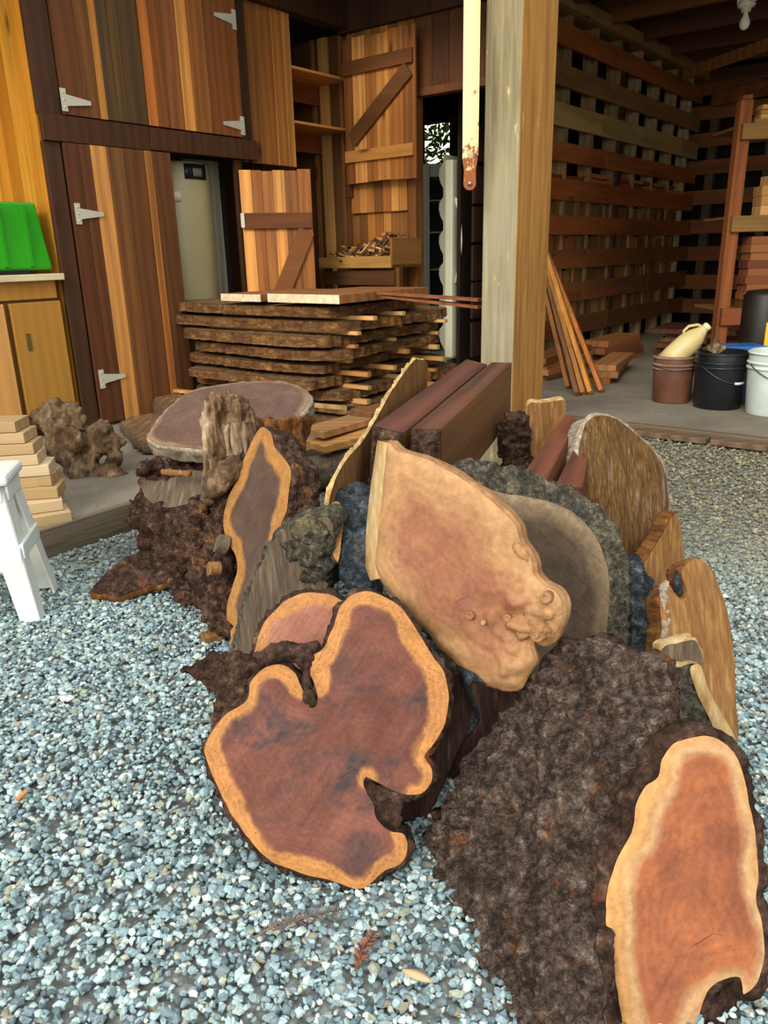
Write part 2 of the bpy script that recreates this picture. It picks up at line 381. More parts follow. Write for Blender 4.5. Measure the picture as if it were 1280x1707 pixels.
M_DRIFTG = m_bark('grey_driftwood', ['2b1f16', '644c36', '937759', 'bfa584'], 18, (1, 1, .5), bump=.8, bd=.008)
M_RIMW = m_bark('raw_pale_edge', ['8d6a42', 'c49b62', 'dcbd85', 'e8cf9e'], 14, (3, .6, 3), bump=.4, bd=.004)
M_SIDEP = m_bark('pale_grey_raw_edge', ['6f5f50', 'a08d76', 'bfae96', 'cfc1aa'], 24, (3, 3, .5), bump=.6, bd=.006)
M_FUZZ = m_bark('fibrous_brown_wood', ['3a2615', '6c4a29', '8d693a', 'ac926a'], 34, (5, .7, 3), bump=1, bd=.008, spot='8c8278', spotamt=.5)
M_TAN = m_bark('tan_sawn_wood', ['6e4a28', '8c6238', 'a27646', 'b58c5a'], 22, (4, .5, 2), bump=.4, bd=.004)
M_GREYBR = m_bark('grey_brown_sawn_wood', ['453a31', '6a594a', '84705a', '9b856a'], 18, (5, .5, 2), bump=.5, bd=.004)
M_ORSIDE = m_bark('orange_brown_raw_edge', ['3a2313', '6e4521', '97642f', 'b98245'], 18, (2.5, 2.5, .5), bump=.8, bd=.008)
M_DARKW = m_bark('dark_red_brown_wood', ['1a100c', '33211a', '4c3328', '6b4a3a'], 26, (4, .6, 3), bump=.6, bd=.006)
M_REDBEAM = m_wood('dark_red_timber', 1, contrast=.6, knots=False, rough=.7)
# ------------------------------------------------------------------ structure
WB = 4.15; BA = 5.0; LB = 3.05; FA = 9.95; AE = Q(85, 340, b=WB).x
def struct(mb, name, mats, bevel=0):
    return tag(mb.build(name, mats, M=MB4, bevel=bevel), kind='structure')
def boards_v(mb, edges, z0, z1, b0, b1, cols, gap=.002, jit=.006, mi=0, axis='a'):
    for i in range(len(edges)-1):
        a0, a1 = sorted((edges[i], edges[i+1])); o = random.uniform(0, jit)
        if axis == 'a': mb.box((a0+gap, b0-o, z0), (a1-gap, b1, z1), lin(cols[i % len(cols)]), mi)
        else: mb.box((b0-o, a0+gap, z0), (b1, a1-gap, z1), lin(cols[i % len(cols)]), mi)
def aw(px, py, b=WB): return Q(px, py, b=b).x
def zw(px, py, b=WB): return Q(px, py, b=b).z
# ground and slab
EA_ = 4.27
g = MB(); g.box((-8, -12, -.5), (20, 14, -.012)); g.add([(3.3, -8, -.011), (EA_-.1, -8, .045), (EA_, -8, .045), (3.3, 2.2, -.011), (EA_-.1, 2.2, .045), (EA_, 2.2, .045), (3.3, 2.68, -.011), (EA_, 2.68, -.011)], [(0,1,4,3),(1,2,5,4),(3,4,6),(4,5,7,6)]); struct(g, 'ground', [])
EA = 4.27; EB = 2.70
m = MB(); m.box((-4, EB, 0), (14, 9, .10)); m.box((EA, -8, 0), (14, EB, .10))
n = NT('dusty_concrete'); v = n.coord(rnd=False); a_ = n.noise(v, 2.2, 6, .6); b_ = n.noise(v, 45, 5, .7)
cc = n.mix(n.rf(a_, .35, .65), c4('71685a'), c4('8c8270')); cc = n.mix(n.rf(b_, .55, .7, 0, .6), cc, c4('4a4038'))
fl = struct(m, 'floor', n.fin(cc, .85, b_, .4, .004))
m = MB()
m.box((-4, EB-.035, -.02), (EA-.0, EB, .105), lin('7d7361')); struct(m, 'trim_1', M_OLDX, .006)
m = MB(); m.box((EA-.04, -8, -.02), (EA, EB-.04, .105), lin('615847')); struct(m, 'trim_5', M_OLDY, .006)
# door wall (left)
zT = zw(240, 228)+.055; zTb = zT-.13
ZTOP = 2.72
m = MB()
zref = 130
H_ = .03
def ed(pxs, py): return [aw(x, py) for x in pxs]
dk = '3d2412'
# dark stile at the wall's left end, upper and lower
m.box((AE, WB-.012, zT), (aw(100, 180), WB+.02, ZTOP), lin('3e2613')); m.box((AE, WB-.012, .1), (aw(121, 400), WB+.02, zTb), lin('402714'))
# right stile of the upper doors and fixed boards up to the open shelves
m.box((aw(397, 150), WB-.012, zT), (aw(414, 150), WB+.02, ZTOP), lin('3a2413'))
boards_v(m, ed([414, 434, 456, 474, 487], 160), zT-.14, 2.60, WB-.01, WB+.02, ['7a4f22', '8a5a28', '9c6830', 'b8803e'])
m.box((aw(405, 285), WB-.02, zT-.14), (aw(414, 285), WB+.02, zT), lin('3a2413'))
# rail
m.box((AE, WB-.03, zTb), (aw(245, 240), WB+.0, zT), lin('40260f')); m.box((aw(245, 240)+.004, WB-.034, zTb+.004), (aw(425, 270), WB, zT-.004), lin('452a13'))
# top beam
m.box((aw(405, 0)-1.2, WB-.06, 2.60), (BA, WB+.05, 2.80), lin('38220f'))
# stile between heater and lower open door, boards under the open shelves
m.box((aw(400, 400), WB-.01, .1), (aw(411, 400), WB+.02, zTb), lin('3a2312'))
struct(m, 'wall_left', M_WZ, .003)
# recess back wall (sun glow painted in as lighter yellow) beside the doors
RB = WB+.62
m = MB(); e = [AE+.1-.17*i for i in range(0, 22)]
boards_v(m, e, .1, 3.0, RB, RB+.03, ['d09a3a', 'e0ac46', 'c88f32', 'd9a040', 'e6b650'], jit=.012)
for q in e[1:-1:2]: m.box((q-.012, RB-.015, .1), (q+.012, RB, 3.0), lin('e2b350'))
for q in range(5): m.box((AE-.0, WB+.02+.12*q, .1), (AE+.02, WB+.138+.12*q, 3.0), lin(['c58a2a', 'd69c36', 'b87c22', 'cf9230', 'dba63e'][q]))  # return boards carry the same painted sun glow
struct(m, 'wall_alcove', M_WZ)
# doors
HM = m_plain('galvanised_hinge', 'cfc9b4', .45, .3)
def hinge(parent, a, z, side, shift):
    """white T strap hinge: butt plate and tapering strap"""
    h = MB(); s = side; b = WB-.046
    h.box((a-.016, b, z-.055), (a+.016, b+.006, z+.055))
    h.add([(a+s*.016, b, z-.028), (a+s*.16, b, z-.010), (a+s*.16, b, z+.010), (a+s*.016, b, z+.028),
           (a+s*.016, b+.006, z-.028), (a+s*.16, b+.006, z-.010), (a+s*.16, b+.006, z+.010), (a+s*.016, b+.006, z+.028)],
          [(0,1,2,3),(7,6,5,4),(0,4,5,1),(1,5,6,2),(2,6,7,3),(3,7,4,0)])
    for dz in (-.035, 0, .035): h.tube([(a, b-.003, z+dz), (a, b+.002, z+dz)], .005, 6, (.3, .3, .3))
    h.build('strap_hinge', HM, parent, shift=shift)
def door(i, edges, py, z0, z1, cols, b0=WB-.035):
    m = MB(); boards_v(m, ed(edges, py), z0, z1, b0, b0+.022, cols, gap=.0012, jit=.004)
    a0 = aw(edges[0], py); o = tag(m.build('door_%d' % i, M_WZ, M=MB4, shift=(a0, b0, z0), bevel=.002), kind='structure'); return o, (a0, b0, z0)
d1, s1 = door(1, [100, 136, 160, 172, 190, 206, 238], 180, zT+.004, ZTOP, ['5a3617', '6d431c', 'a86f2f', '4c3a1e', '55401f', '4a371c'])
hinge(d1, aw(99, 168), zw(99, 168), 1, s1)
d2, s2 = door(2, [240, 256, 276, 300, 318, 345, 397], 180, zT+.004, ZTOP, ['a8672c', '7a491e', '84512a', 'c78c45', '86572a', '71461f'])
hinge(d2, aw(382, 35), zw(382, 35), -1, s2); hinge(d2, aw(397, 211), zw(397, 211), -1, s2)
d3, s3 = door(3, [122, 146, 164, 190, 218, 250, 262, 292], 400, .12, zTb-.004, ['4e2d15', '57331a', 'b98344', '6c4823', '5c3a1c', '93602d', '5a381c'])
hinge(d3, aw(123, 357), zw(123, 357), 1, s3); hinge(d3, aw(163, 631), zw(163, 631), 1, s3)
def brace_door(i, p_h, width, ang, z0, z1, cols, bats, mirror=False, hinge_at=None):
    """ledged and braced door standing open: local x along the door from its hinge side"""
    M = MB4 @ TR((p_h[0], p_h[1], 0)) @ Matrix.Rotation(ang, 4, 'Z')
    m = MB(); n_ = len(cols); ws = np.random.uniform(.8, 1.2, n_); ws = np.cumsum(np.r_[0, ws/ws.sum()*width])
    for k in range(n_): m.box((ws[k]+.001, .0, z0+random.uniform(0, .01)), (ws[k+1]-.001, .02, z1+random.uniform(-.01, .01)), lin(cols[k]))
    o = tag(m.build('door_%d' % i, M_WZ, M=M, bevel=.002), kind='structure')
    for (zc, col, hh, x0, x1) in bats:
        q = MB(); q.box((x0, -.024, zc-hh), (x1, -.001, zc+hh), lin(col)); q.build('batten', M_WX, o, bevel=.002)
    return o, M
# the tall open door right of the shelves and the lower one beside the heater (angles measured from its visible edges)
def open_door(i, pL, pR, ztop, zbot, cols, bats, brace):
    """pL, pR: building-frame (a, b) of hinge side and free side"""
    d = Vector((pR[0]-pL[0], pR[1]-pL[1])); wd = d.length; ang = math.atan2(d.y, d.x)
    o, M = brace_door(i, pL, wd, ang, zbot, ztop, cols, bats and [(z, c, h, .01, wd-.01) for z, c, h in bats])
    q = MB(); q.beam((brace[0]*wd, -.0125, brace[1]), (brace[2]*wd, -.0125, brace[3]), .022, .11, (0, 0, 1), lin(brace[4]))
    q.build('brace', M_WX, o, bevel=.002); return o
hA = Q(574, 180, b=WB-.05); 
fA = Q(692, 180, a=BA-.14)
open_door(4, (hA.x, hA.y), (fA.x, fA.y), Q(630, 56, a=BA-.1).z, Q(630, 304, a=BA-.1).z, ['7a4c22', 'c99150', '8f5c2a', 'b67b3c', '9a642e', '7d4f26'],
          [(Q(632, 106, a=BA-.1).z, '65401c', .045), (Q(632, 257, a=BA-.1).z, 'b07a3c', .04)],
          (.12, Q(585, 235, a=BA-.1).z, .93, Q(680, 118, a=BA-.1).z, '5e3a1a'))
hB = Q(404, 370, b=WB-.04); dB = Vector((hB.x-.02, hB.y)); 
th = math.radians(-38); wB_ = .60
rB = ray(523, 400); rb2 = Vector((rB.dot(AD), rB.dot(BD)))     # where the free edge is seen
dv = Vector((math.cos(th), math.sin(th))); t_ = (rb2.x*hB.y-rb2.y*hB.x)/(rb2.y*dv.x-rb2.x*dv.y)
fB = (hB.x+dv.x*t_, hB.y+dv.y*t_)
mB = ((hB.x+fB[0])/2, (hB.y+fB[1])/2)
def zon(px, py, ab):  # height on the vertical plane through ab facing the camera
    r = ray(px, py); return CH + r.z*Vector(ab).length/Vector((r.dot(AD), r.dot(BD))).length
d5 = open_door(5, (hB.x, hB.y), fB, zon(463, 284, mB), .14, ['d49a55', '8e5a2c', '96622f', 'c98f4b', '7f4f27', '8b5829'],
          [(zon(463, 368, mB), '5d3415', .05), (.35, '5d3415', .05)], (.10, .42, .90, zon(463, 385, mB), '70441e'))
q = MB(); q.box((-.012, -.034, zon(405, 368, mB)-.045), (.012, -.025, zon(405, 368, mB)+.045)); q.build('butt_hinge', HM, d5)
# back wall: boards below the opening's lintel, header over the fridge room, low boards behind the doors
m = MB(); zl = Q(735, 148, a=BA).z; bo = Q(694, 300, a=BA).y
e = np.linspace(bo, WB, 9); boards_v(m, list(e), .1, 2.62, BA, BA+.03, ['7e5024', '94602c', '80522a', 'b07838', '8a5a28', 'a56e34'], axis='b')
bh = Q(903, 100, a=BA).y; e = np.linspace(bh, bo, 8); boards_v(m, list(e), zl, 2.62, BA, BA+.03, ['55341a', '4a2d16', '5e3a1c', '50301a'], axis='b')
m.box((BA-.03, bh, zl-.03), (BA+.05, bo, zl+.02), lin('5e3a1b')); m.box((BA-.04, bo-.02, .1), (BA+.06, bo+.05, zl), lin('6e4520'))
m.box((BA-.05, bh, 2.58), (BA+.06, WB+.05, 2.80), lin('3a2412'))
# lower row of short boards and its ledge, in front of the wall
zs = Q(610, 355, a=BA-.03).z
boards_v(m, list(np.linspace(bo+.06, WB-.02, 8)), zs, Q(610, 300, a=BA-.03).z, BA-.03, BA, ['a46c30', 'bb8443', '9a6430', '744820'], axis='b')
m.box((BA-.06, Q(594, 320, a=BA).y, Q(560, 331, a=BA-.05).z-.0), (BA-.03, WB, Q(560, 308, a=BA-.05).z), lin('55321a'))
struct(m, 'wall_back', M_WZ, .002)
# interior of the heater closet and of the shelf cupboard
m = MB()
m.box((AE+.02, WB+.75, .1), (6.4, WB+.78, 2.9), lin('4c4a3c')); m.box((aw(346, 400), WB+.16, .1), (aw(400, 400), WB+.18, zTb), lin('6a6c5c'))
m.box((aw(276, 400)-.06, WB+.0, .1), (aw(276, 400)-.03, WB+.75, zT), lin('4a3018'))
m.box((aw(484, 160), WB+.02, .1), (aw(484, 160)+.02, WB+.75, 2.6), lin('62401f'))
m.box((BA+.02, WB-.2, .1), (BA+.05, WB+.8, 2.6), lin('5e3d1d'))
for k, (px, ww) in enumerate(((528, .03), (545, .09), (556, .03))):
    m.box((BA+.0, WB+.06+k*.14, .1), (BA+.021, WB+.06+k*.14+ww, 2.6), lin(['7a5228', 'c79452', '8c6030'][k]))
struct(m, 'wall_closet', M_WZ)
# room behind the opening
m = MB(); RA = 7.6
wp = [Q(700, 203, a=RA), Q(750, 212, a=RA), Q(700, 273, a=RA)]
wy1, wy0 = wp[0].y, Q(752, 240, a=RA).y; wz0, wz1 = Q(720, 276, a=RA).z, Q(720, 205, a=RA).z
m.box((RA, wy1, .1), (RA+.08, 7.5, 3.0), lin('3a2716')); m.box((RA, LB-.0, .1), (RA+.08, wy0, 3.0), lin('3a2716'))
m.box((RA, wy0, .1), (RA+.08, wy1, wz0), lin('3a2716')); m.box((RA, wy0, wz1), (RA+.08, wy1, 3.0), lin('3a2716'))
m.box((BA, 7.4, .1), (RA, 7.5, 3.0), lin('3a2716')); m.box((BA, WB+.78, .1), (BA+.05, 7.4, 3.0), lin('3a2716'))
struct(m, 'wall_far_room', M_WZ)
m = MB(); f_ = .05
m.box((RA-.03, wy0-f_, wz0-f_), (RA+.09, wy0, wz1+f_), lin('b08048')); m.box((RA-.03, wy1, wz0-f_), (RA+.09, wy1+f_, wz1+f_), lin('3a2716'))
m.box((RA-.03, wy0, wz0-f_), (RA+.09, wy1, wz0), lin('3a2716')); m.box((RA-.03, wy0, wz1), (RA+.09, wy1, wz1+f_), lin('3a2716'))
wn = struct(m, 'window_1', M_WZ)
gm = bpy.data.materials.new('window_glass'); gm.use_nodes = True; gb = gm.node_tree.nodes['Principled BSDF']
gb.inputs['Transmission Weight'].default_value = 1; gb.inputs['Roughness'].default_value = .02; gb.inputs['IOR'].default_value = 1.05
q = MB(); q.box((RA+.04, wy0, wz0), (RA+.044, wy1, wz1)); q.build('pane', gm, wn)
# lumber wall: horizontal boards with open rows, studs, and offcuts standing in the lower rows
LA0 = 5.35
rows_px = [(25, 66), (98, 137), (165, 206), (232, 266), (295, 332), (358, 391), (417, 450), (474, 508), (534, 566)]
m = MB()
lc = ['8a5226', '7a5a36', 'a08856', '94562a', '8c4f24', '824a22', '6c4320', '6e4426', '684022']
rows = []
for k, (y0, y1) in enumerate(rows_px):
    zt_, zb_ = Q(918, y0, b=LB).z, Q(918, y1, b=LB).z; rows.append((zb_, zt_))
    q0 = LA0
    while q0 < FA:
        q1 = min(FA, q0+random.uniform(1.6, 2.6)); m.box((q0+.002, LB-random.uniform(0, .006), zb_), (q1-.002, LB+.025, zt_), lin(lc[k])); q0 = q1
a_ = LA0+.1
while a_ < FA:
    m.box((a_, LB+.025, .1), (a_+.06, LB+.14, 2.85), lin(random.choice(['9a845e', '8a7250', 'a8946c']))); a_ += .52
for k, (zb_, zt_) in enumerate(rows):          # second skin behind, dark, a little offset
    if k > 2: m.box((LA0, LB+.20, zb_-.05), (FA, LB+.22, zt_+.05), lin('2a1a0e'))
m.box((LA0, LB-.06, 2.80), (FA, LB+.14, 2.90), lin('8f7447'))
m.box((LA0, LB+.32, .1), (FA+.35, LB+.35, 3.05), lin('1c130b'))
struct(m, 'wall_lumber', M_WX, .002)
m = MB()
for k in range(3, 8):
    zb_, zt_ = rows[k+1][1], rows[k][0]; q0 = LA0
    if k == 3:
        while q0 < FA-.4:
            q1 = q0+random.uniform(.2, .38)
            for s_ in range(random.randint(1, 2)): m.box((q0, LB+.03, zb_+.045*s_), (q1, LB+.10, zb_+.045*s_+.035), lin(random.choice(['8a4a22', 'a5672e', '6e3c1c', '9a7a48'])))
            q0 = q1+.03
    else:
        while q0 < FA-.5:
            ww = random.uniform(.03, .11); m.box((q0, LB+.03, zb_-.01), (q0+ww-.004, LB+.09, zb_+(zt_-zb_)*random.uniform(.75, 1.1)), lin(random.choice(['6d4a22', '7f5a2c', '5a3c1e', '8d6d3c', '57492a', '744421']))); q0 += ww
tag(m.build('offcut_infill', M_WZ, parent=bpy.data.objects['wall_lumber'], bevel=.001), kind='stuff')
# far slatted wall
m = MB()
for k in range(9):
    zt_, zb_ = Q(1160, [160, 200, 245, 290, 340, 388, 433, 480, 520][k]-22, a=FA).z, Q(1160, [160, 200, 245, 290, 340, 388, 433, 480, 520][k]+2, a=FA).z
    m.box((FA, -6, zb_), (FA+.025, LB+.2, zt_), lin(['7a4a24', '8a5628', '764824'][k % 3]))
b_ = LB-.1
while b_ > -6: m.box((FA+.025, b_-.09, .1), (FA+.12, b_, 2.85), lin('56442a')); b_ -= .62
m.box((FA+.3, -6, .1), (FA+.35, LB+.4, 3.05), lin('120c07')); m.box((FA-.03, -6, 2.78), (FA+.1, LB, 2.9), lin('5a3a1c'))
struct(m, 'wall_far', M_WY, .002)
# right end wall far outside the frame and ceiling with rafters
m = MB(); m.box((3.2, -6.1, .1), (FA, -6, 3.0), lin('5a3a1c')); struct(m, 'wall_right', M_WZ)
m = MB()
k = 0; q0 = -6.2
while q0 < LB+4.5:
    if q0 < 1.6: m.box((3.9, q0, 3.02), (FA+.4, q0+.196, 3.05), lin(['4a2d16', '3c2412', '54351a'][k % 3]))
    else: m.box((-2.0 if q0 > 3.5 else 3.9, q0, 3.02), (FA+.4, q0+.196, 3.05), lin(['4a2d16', '3c2412', '54351a'][k % 3]))
    q0 += .2; k += 1
struct(m, 'ceiling', M_WX)
m = MB(); k = 0; a_ = 4.1
while a_ < FA: m.box((a_, -6, 2.84), (a_+.05, LB+.1 if a_ > BA+.3 else WB+.5, 3.02), lin(['5c371a', '6a4120', '4f3018'][k % 3])); a_ += .75; k += 1
m.box((EA-.6, 1.2, 2.93), (EA-.5, 1.25, 3.0), lin('5c371a'))
struct(m, 'trim_2', M_WY, .003)
m = MB()
p0, p1 = Q(1060, 85, a=7.6), Q(1280, 90, a=6.4)
m.beam((8.9, LB-.1, 2.70), (6.3, -.5, 2.72), .04, .10, tint=lin('9a6a38')); m.beam((9.8, LB-.15, 2.58), (8.2, -2, 2.62), .04, .14, tint=lin('7d4d24'))
struct(m, 'trim_3', M_WY, .003)
# post
pc = Q(797, 800, z=0); a0 = pc.x
r = ray(849, 790); bC = a0*r.dot(BD)/r.dot(AD)
r = ray(903, 690); aR = bC*r.dot(AD)/r.dot(BD)
print('POST', a0, bC, pc.y, aR)
n = NT('weathered_post'); v = n.coord((14, 14, .9)); v2 = n.coord((1, 1, .35), rnd=False)
g1 = n.noise(v, 2.2, 6, .65, .4); lich = n.noise(v2, 16, 5, .7)
cc = n.mix(n.rf(g1, .3, .7), c4('6f6248'), c4('a0926e')); cc = n.mix(n.rf(n.noise(v2, 2.2, 3), .4, .62, 0, .7), cc, c4('9b9682'))
cc = n.mix(n.rf(lich, .62, .68, 0, .85), cc, c4('c9b87e'))
M_POST = n.fin(cc, .85, g1, .5, .005)
n = NT('post_warm_side'); v = n.coord((14, 14, .9)); g1 = n.noise(v, 2.2, 6, .65, .4)
cc = n.mix(n.rf(g1, .3, .7), c4('7c5226'), c4('b07f3c')); cc = n.mix(n.rf(n.noise(n.coord((1, 1, .35), rnd=False), 16, 5, .7), .64, .69, 0, .7), cc, c4('cfae6a'))
M_POSTW = n.fin(cc, .8, g1, .4, .005)
m = MB(); m.box((a0, bC, -.02), (aR, pc.y, 3.02)); m.m = [0]*6; m.m[2] = 1   # face -B is the warm browner side
tag(m.build('support_post', [M_POST, M_POSTW], M=MB4, shift=(a0, bC, 0), bevel=.008), 'thick weathered timber post standing behind the heap of slabs', 'post')
# ------------------------------------------------------------------ the heap of slabs
def bumpy(ns, amp, edge_drop=0, seed=0):
    def f(x, y, e):
        d = fb((x*ns+seed, y*ns, seed), 4)*amp
        if edge_drop: d -= edge_drop*math.exp(-e/.008)
        return d
    return f
# A: the big double-lobed redwood round in front
plA = Pl(P(600, 1482, z=0), P(400, 1440, y=1.09), P(630, 985, y=1.36))
oA = [(340,1252),(350,1225),(378,1190),(412,1165),(418,1135),(442,1112),(470,1108),(492,1122),(503,1150),(516,1172),(524,1180),(530,1165),(524,1140),(514,1118),(518,1095),(540,1080),(553,1050),(566,1012),(585,993),(612,986),(640,994),(668,1012),(694,1048),(722,1095),(742,1125),(748,1165),(742,1205),(722,1240),(708,1262),(720,1282),(719,1305),(703,1322),(680,1326),(655,1318),(628,1304),(610,1296),(606,1310),(622,1340),(626,1362),(640,1380),(655,1388),(672,1390),(680,1404),(679,1424),(664,1442),(640,1452),(620,1470),(600,1482),(575,1478),(548,1466),(510,1460),(480,1448),(450,1436),(425,1412),(402,1382),(378,1345),(356,1300)]
slab('redwood_round', 'large double-lobed redwood slice with orange rim and red heart, leaning frontmost on the gravel', 'wood slab', plA, oA, .06, M_FACE_A, M_BARK,
     g=.009, step=.006, rim=.006, amp=.009, ns=45, relief=bumpy(14, .0015, .003), flute=.006, excl=((640,1345,52),(520,1160,28)))
# bark fold running into the notches of A
def bark_lump(name, label, cat, elems, voxel, mat, ns, amp, M=None, parent=None, ridges=0, rdir=(1, 1, .25), group=None):
    mb = MB()
    for pts, rad in elems: mb.tube(pts, rad, 10)
    if parent is None:
        c = Vector((sum((Vector(e[0][0]).x for e in elems))/len(elems), sum((Vector(e[0][0]).y for e in elems))/len(elems), min(Vector(p).z for e in elems for p in e[0])))
        mb.v = [tuple(Vector(v)-c) for v in mb.v]
        me = remeshed(mb, voxel, gnarl_disp(ns, amp, ridges, rdir, random.random()*9))
        o = link(name, me, mat, None, TR(c)); return tag(o, label, cat, group)
    Mi = parent.matrix_world.inverted()
    mb.v = [tuple(Mi @ Vector(v)) for v in mb.v]
    me = remeshed(mb, voxel, gnarl_disp(ns, amp, ridges, rdir, random.random()*9)); return link(name, me, mat, parent)
def on(pl, pts, off=0): return [pl.hit(x, y, off) for x, y in pts]
TA = bpy.data.objects['redwood_round']; bpy.context.view_layer.update()
bark_lump('bark_fold', None, None, [(on(plA, [(430,1105),(470,1085),(505,1092),(518,1120)], -.012), [.018,.020,.020,.012]),
    (on(plA, [(510,1085),(512,1120),(508,1150),(515,1165),(524,1176)], -.004), [.012,.009,.008,.012,.008]),
    (on(plA, [(500,1088),(525,1078),(530,1100)], -.015), [.014,.014,.009])], .0045, M_BARK, 55, .008, parent=TA)
bark_lump('bark_pocket', None, None, [(on(plA, [(608,1308),(628,1322),(650,1335),(668,1345)], -.022), [.012,.018,.020,.016]),
    (on(plA, [(622,1340),(645,1362),(668,1374)], -.022), [.014,.018,.014]), (on(plA, [(640,1320),(665,1330)], -.012), [.010,.009])], .0045, M_BARK, 60, .008, parent=TA)
# C: rooty bark shoulder left of A
bark_lump('knotty_root_bark', 'reddish bark shoulder with a pointed knotty tip poking out left of the large front round', 'bark piece',
   [(on(plA, [(385,1185),(392,1150),(405,1120),(430,1105)], -.045), [.030,.038,.036,.024]), (on(plA, [(370,1210),(372,1175),(380,1150)], -.055), [.018,.024,.026]),
    (on(plA, [(300,1112),(325,1116),(350,1128),(375,1140)], -.03), [.007,.013,.018,.022]), (on(plA, [(325,1112),(350,1102),(378,1098),(410,1105),(430,1108)], -.035), [.008,.014,.014,.016,.016]),
    (on(plA, [(355,1105),(372,1120),(380,1140)], -.02), [.012,.012,.012])], .005, M_ROOT, 42, .011, ridges=.008)
# B: pale half round behind A
plB = Pl(P(420, 1100, y=1.42), P(500, 1100, y=1.42), P(500, 985, y=1.50))
oB = [(423,1098),(430,1062),(448,1028),(475,1002),(508,988),(545,990),(572,1002),(600,1030),(610,1080),(590,1130),(520,1160),(450,1150),(420,1125)]
slab('redwood_half_round', 'small pinkish redwood slice with yellow rim tucked behind the large front round', 'wood slab', plB, oB, .06, M_FACE_B, M_BARK, rim=.008, amp=.010, ns=50, flute=.006)
M_KNOT = m_bark('burl_knob', ['7c5538', 'a4754c', 'b98c60', 'cba375'], 22, bump=.6, bd=.005)
# D: pale burl slab
plD = Pl(P(830, 1155, y=1.27), P(614, 900, y=1.50), P(632, 735, y=1.545))
oD = [(640,738),(656,752),(680,757),(715,770),(760,795),(800,822),(832,850),(856,880),(864,905),(880,935),(886,958),(900,975),(925,990),(932,1012),(928,1040),(915,1068),(893,1076),(878,1068),(874,1085),(880,1108),(862,1130),(852,1150),(832,1155),(800,1145),(765,1125),(735,1095),(705,1060),(670,1025),(645,990),(628,965),(620,940),(622,900),(628,850),(633,800)]
def rD(x, y, e):
    d = fb((x*6, y*6, 4), 3)*.004 - .014*math.exp(-e/.010)
    # lower half rolls away: adzed, rounded toe with lumps
    t = max(0, min(1, (-.02-y)/.12)); d += -.018*t*t+fb((x*26, y*26, 7), 3)*.006*t
    sm = lambda q, a, b: max(0, min(1, (q-a)/(b-a)))
    d += abs(fb((x*17, y*24, 5), 3))*.030*sm(x, .05, .12)*sm(-y, -.02, .05)*sm(e, 0, .02)
    return d
tD = slab('burl_slab', 'pale tan burl slab with a pointed top and knobbly lower right edge, leaning centrally on the heap', 'wood slab', plD, oD, .045, M_FACE_D, M_KNOT,
     g=.007, step=.007, rim=.006, amp=.003, ns=20, relief=rD, sidename='raw_edge')
bpy.context.view_layer.update()
# the sawn pale left edge, turned towards us
m = MB()
L1 = [(640,738),(633,800),(628,850),(622,900),(620,940),(628,965)]; L2 = [(632,734),(622,800),(616,850),(612,900),(612,945),(620,968)]
Mi = tD.matrix_world.inverted()
fr = [Mi @ plD.hit(x, y) for x, y in L1]; fr = [Vector((v.x, v.y, v.z-.016)) for v in fr]; bk = [Mi @ plD.hit(x-3, y, -.016) for x, y in L2]; bk2 = [v+Vector((.01, 0, -.03)) for v in bk]
vs = fr+bk+bk2; nn = len(fr)
m.add(vs, [(i, i+1, nn+i+1, nn+i) for i in range(nn-1)]+[(nn+i, nn+i+1, 2*nn+i+1, 2*nn+i) for i in range(nn-1)], smooth=True)
o = m.build('sawn_edge', M_RIMW, tD); tag(o, 'cream coloured straight left edge')
bark_lump('knobs', None, None, [(on(plD, [(880,1005),(905,1008),(916,1030)], -.014), [.020,.026,.020]), (on(plD, [(895,1030),(900,1050),(893,1065)], -.014), [.022,.022,.012]),
   (on(plD, [(868,1045),(876,1062)], -.014), [.018,.014]), (on(plD, [(860,905),(878,925),(884,945)], -.014), [.012,.012,.008]), (on(plD, [(840,965),(870,990),(895,1005)], -.020), [.014,.024,.024])], .004, M_KNOT, 26, .009, parent=tD)
def stub(pl, px, py, r, hgt, parent, mat):
    Mi = parent.matrix_world.inverted(); c = Mi @ pl.hit(px, py); q = MB()
    q.lathe([(r*1.15, -.01), (r, hgt*.6), (r*.9, hgt), (r*.55, hgt+.0004), (r*.5, hgt-.0008), (r*.1, hgt-.0004)], 18, c); return q.build('branch_stub', mat, parent)
for x, y, r_ in ((783,1026,.0085),(846,1030,.0075),(806,1038,.005),(912,996,.011),(893,1060,.006)): stub(plD, x, y, r_, .004 if r_ < .0105 else .014, tD, M_KNOT)
# P: dark slabs under D, between A and J
plP = Pl(P(700, 1360, z=.0), P(780, 1330, z=.0), P(745, 1120, y=1.36))
slab('dark_wedge_slab', 'shadowed red-brown slab wedged between the large front round and the crusty bark slab', 'wood slab', plP, [(690,1120),(760,1125),(812,1150),(800,1200),(775,1225),(745,1290),(720,1345),(700,1375),(665,1350),(680,1250),(690,1180)], .07, M_DARKW, M_BARK, rim=.008, ns=40)
plP2 = Pl(P(740, 1300, z=.0), P(850, 1280, z=.0), P(845, 1140, y=1.33))
slab('charred_wedge_slab', 'nearly black slab edge showing beside the pale burl slab toe', 'wood slab', plP2, [(785,1140),(850,1150),(870,1175),(840,1250),(800,1290),(760,1300),(745,1270),(778,1230),(800,1195)], .06, M_DARKW, M_BARKBLUE, rim=.006, ns=40, facename='face')
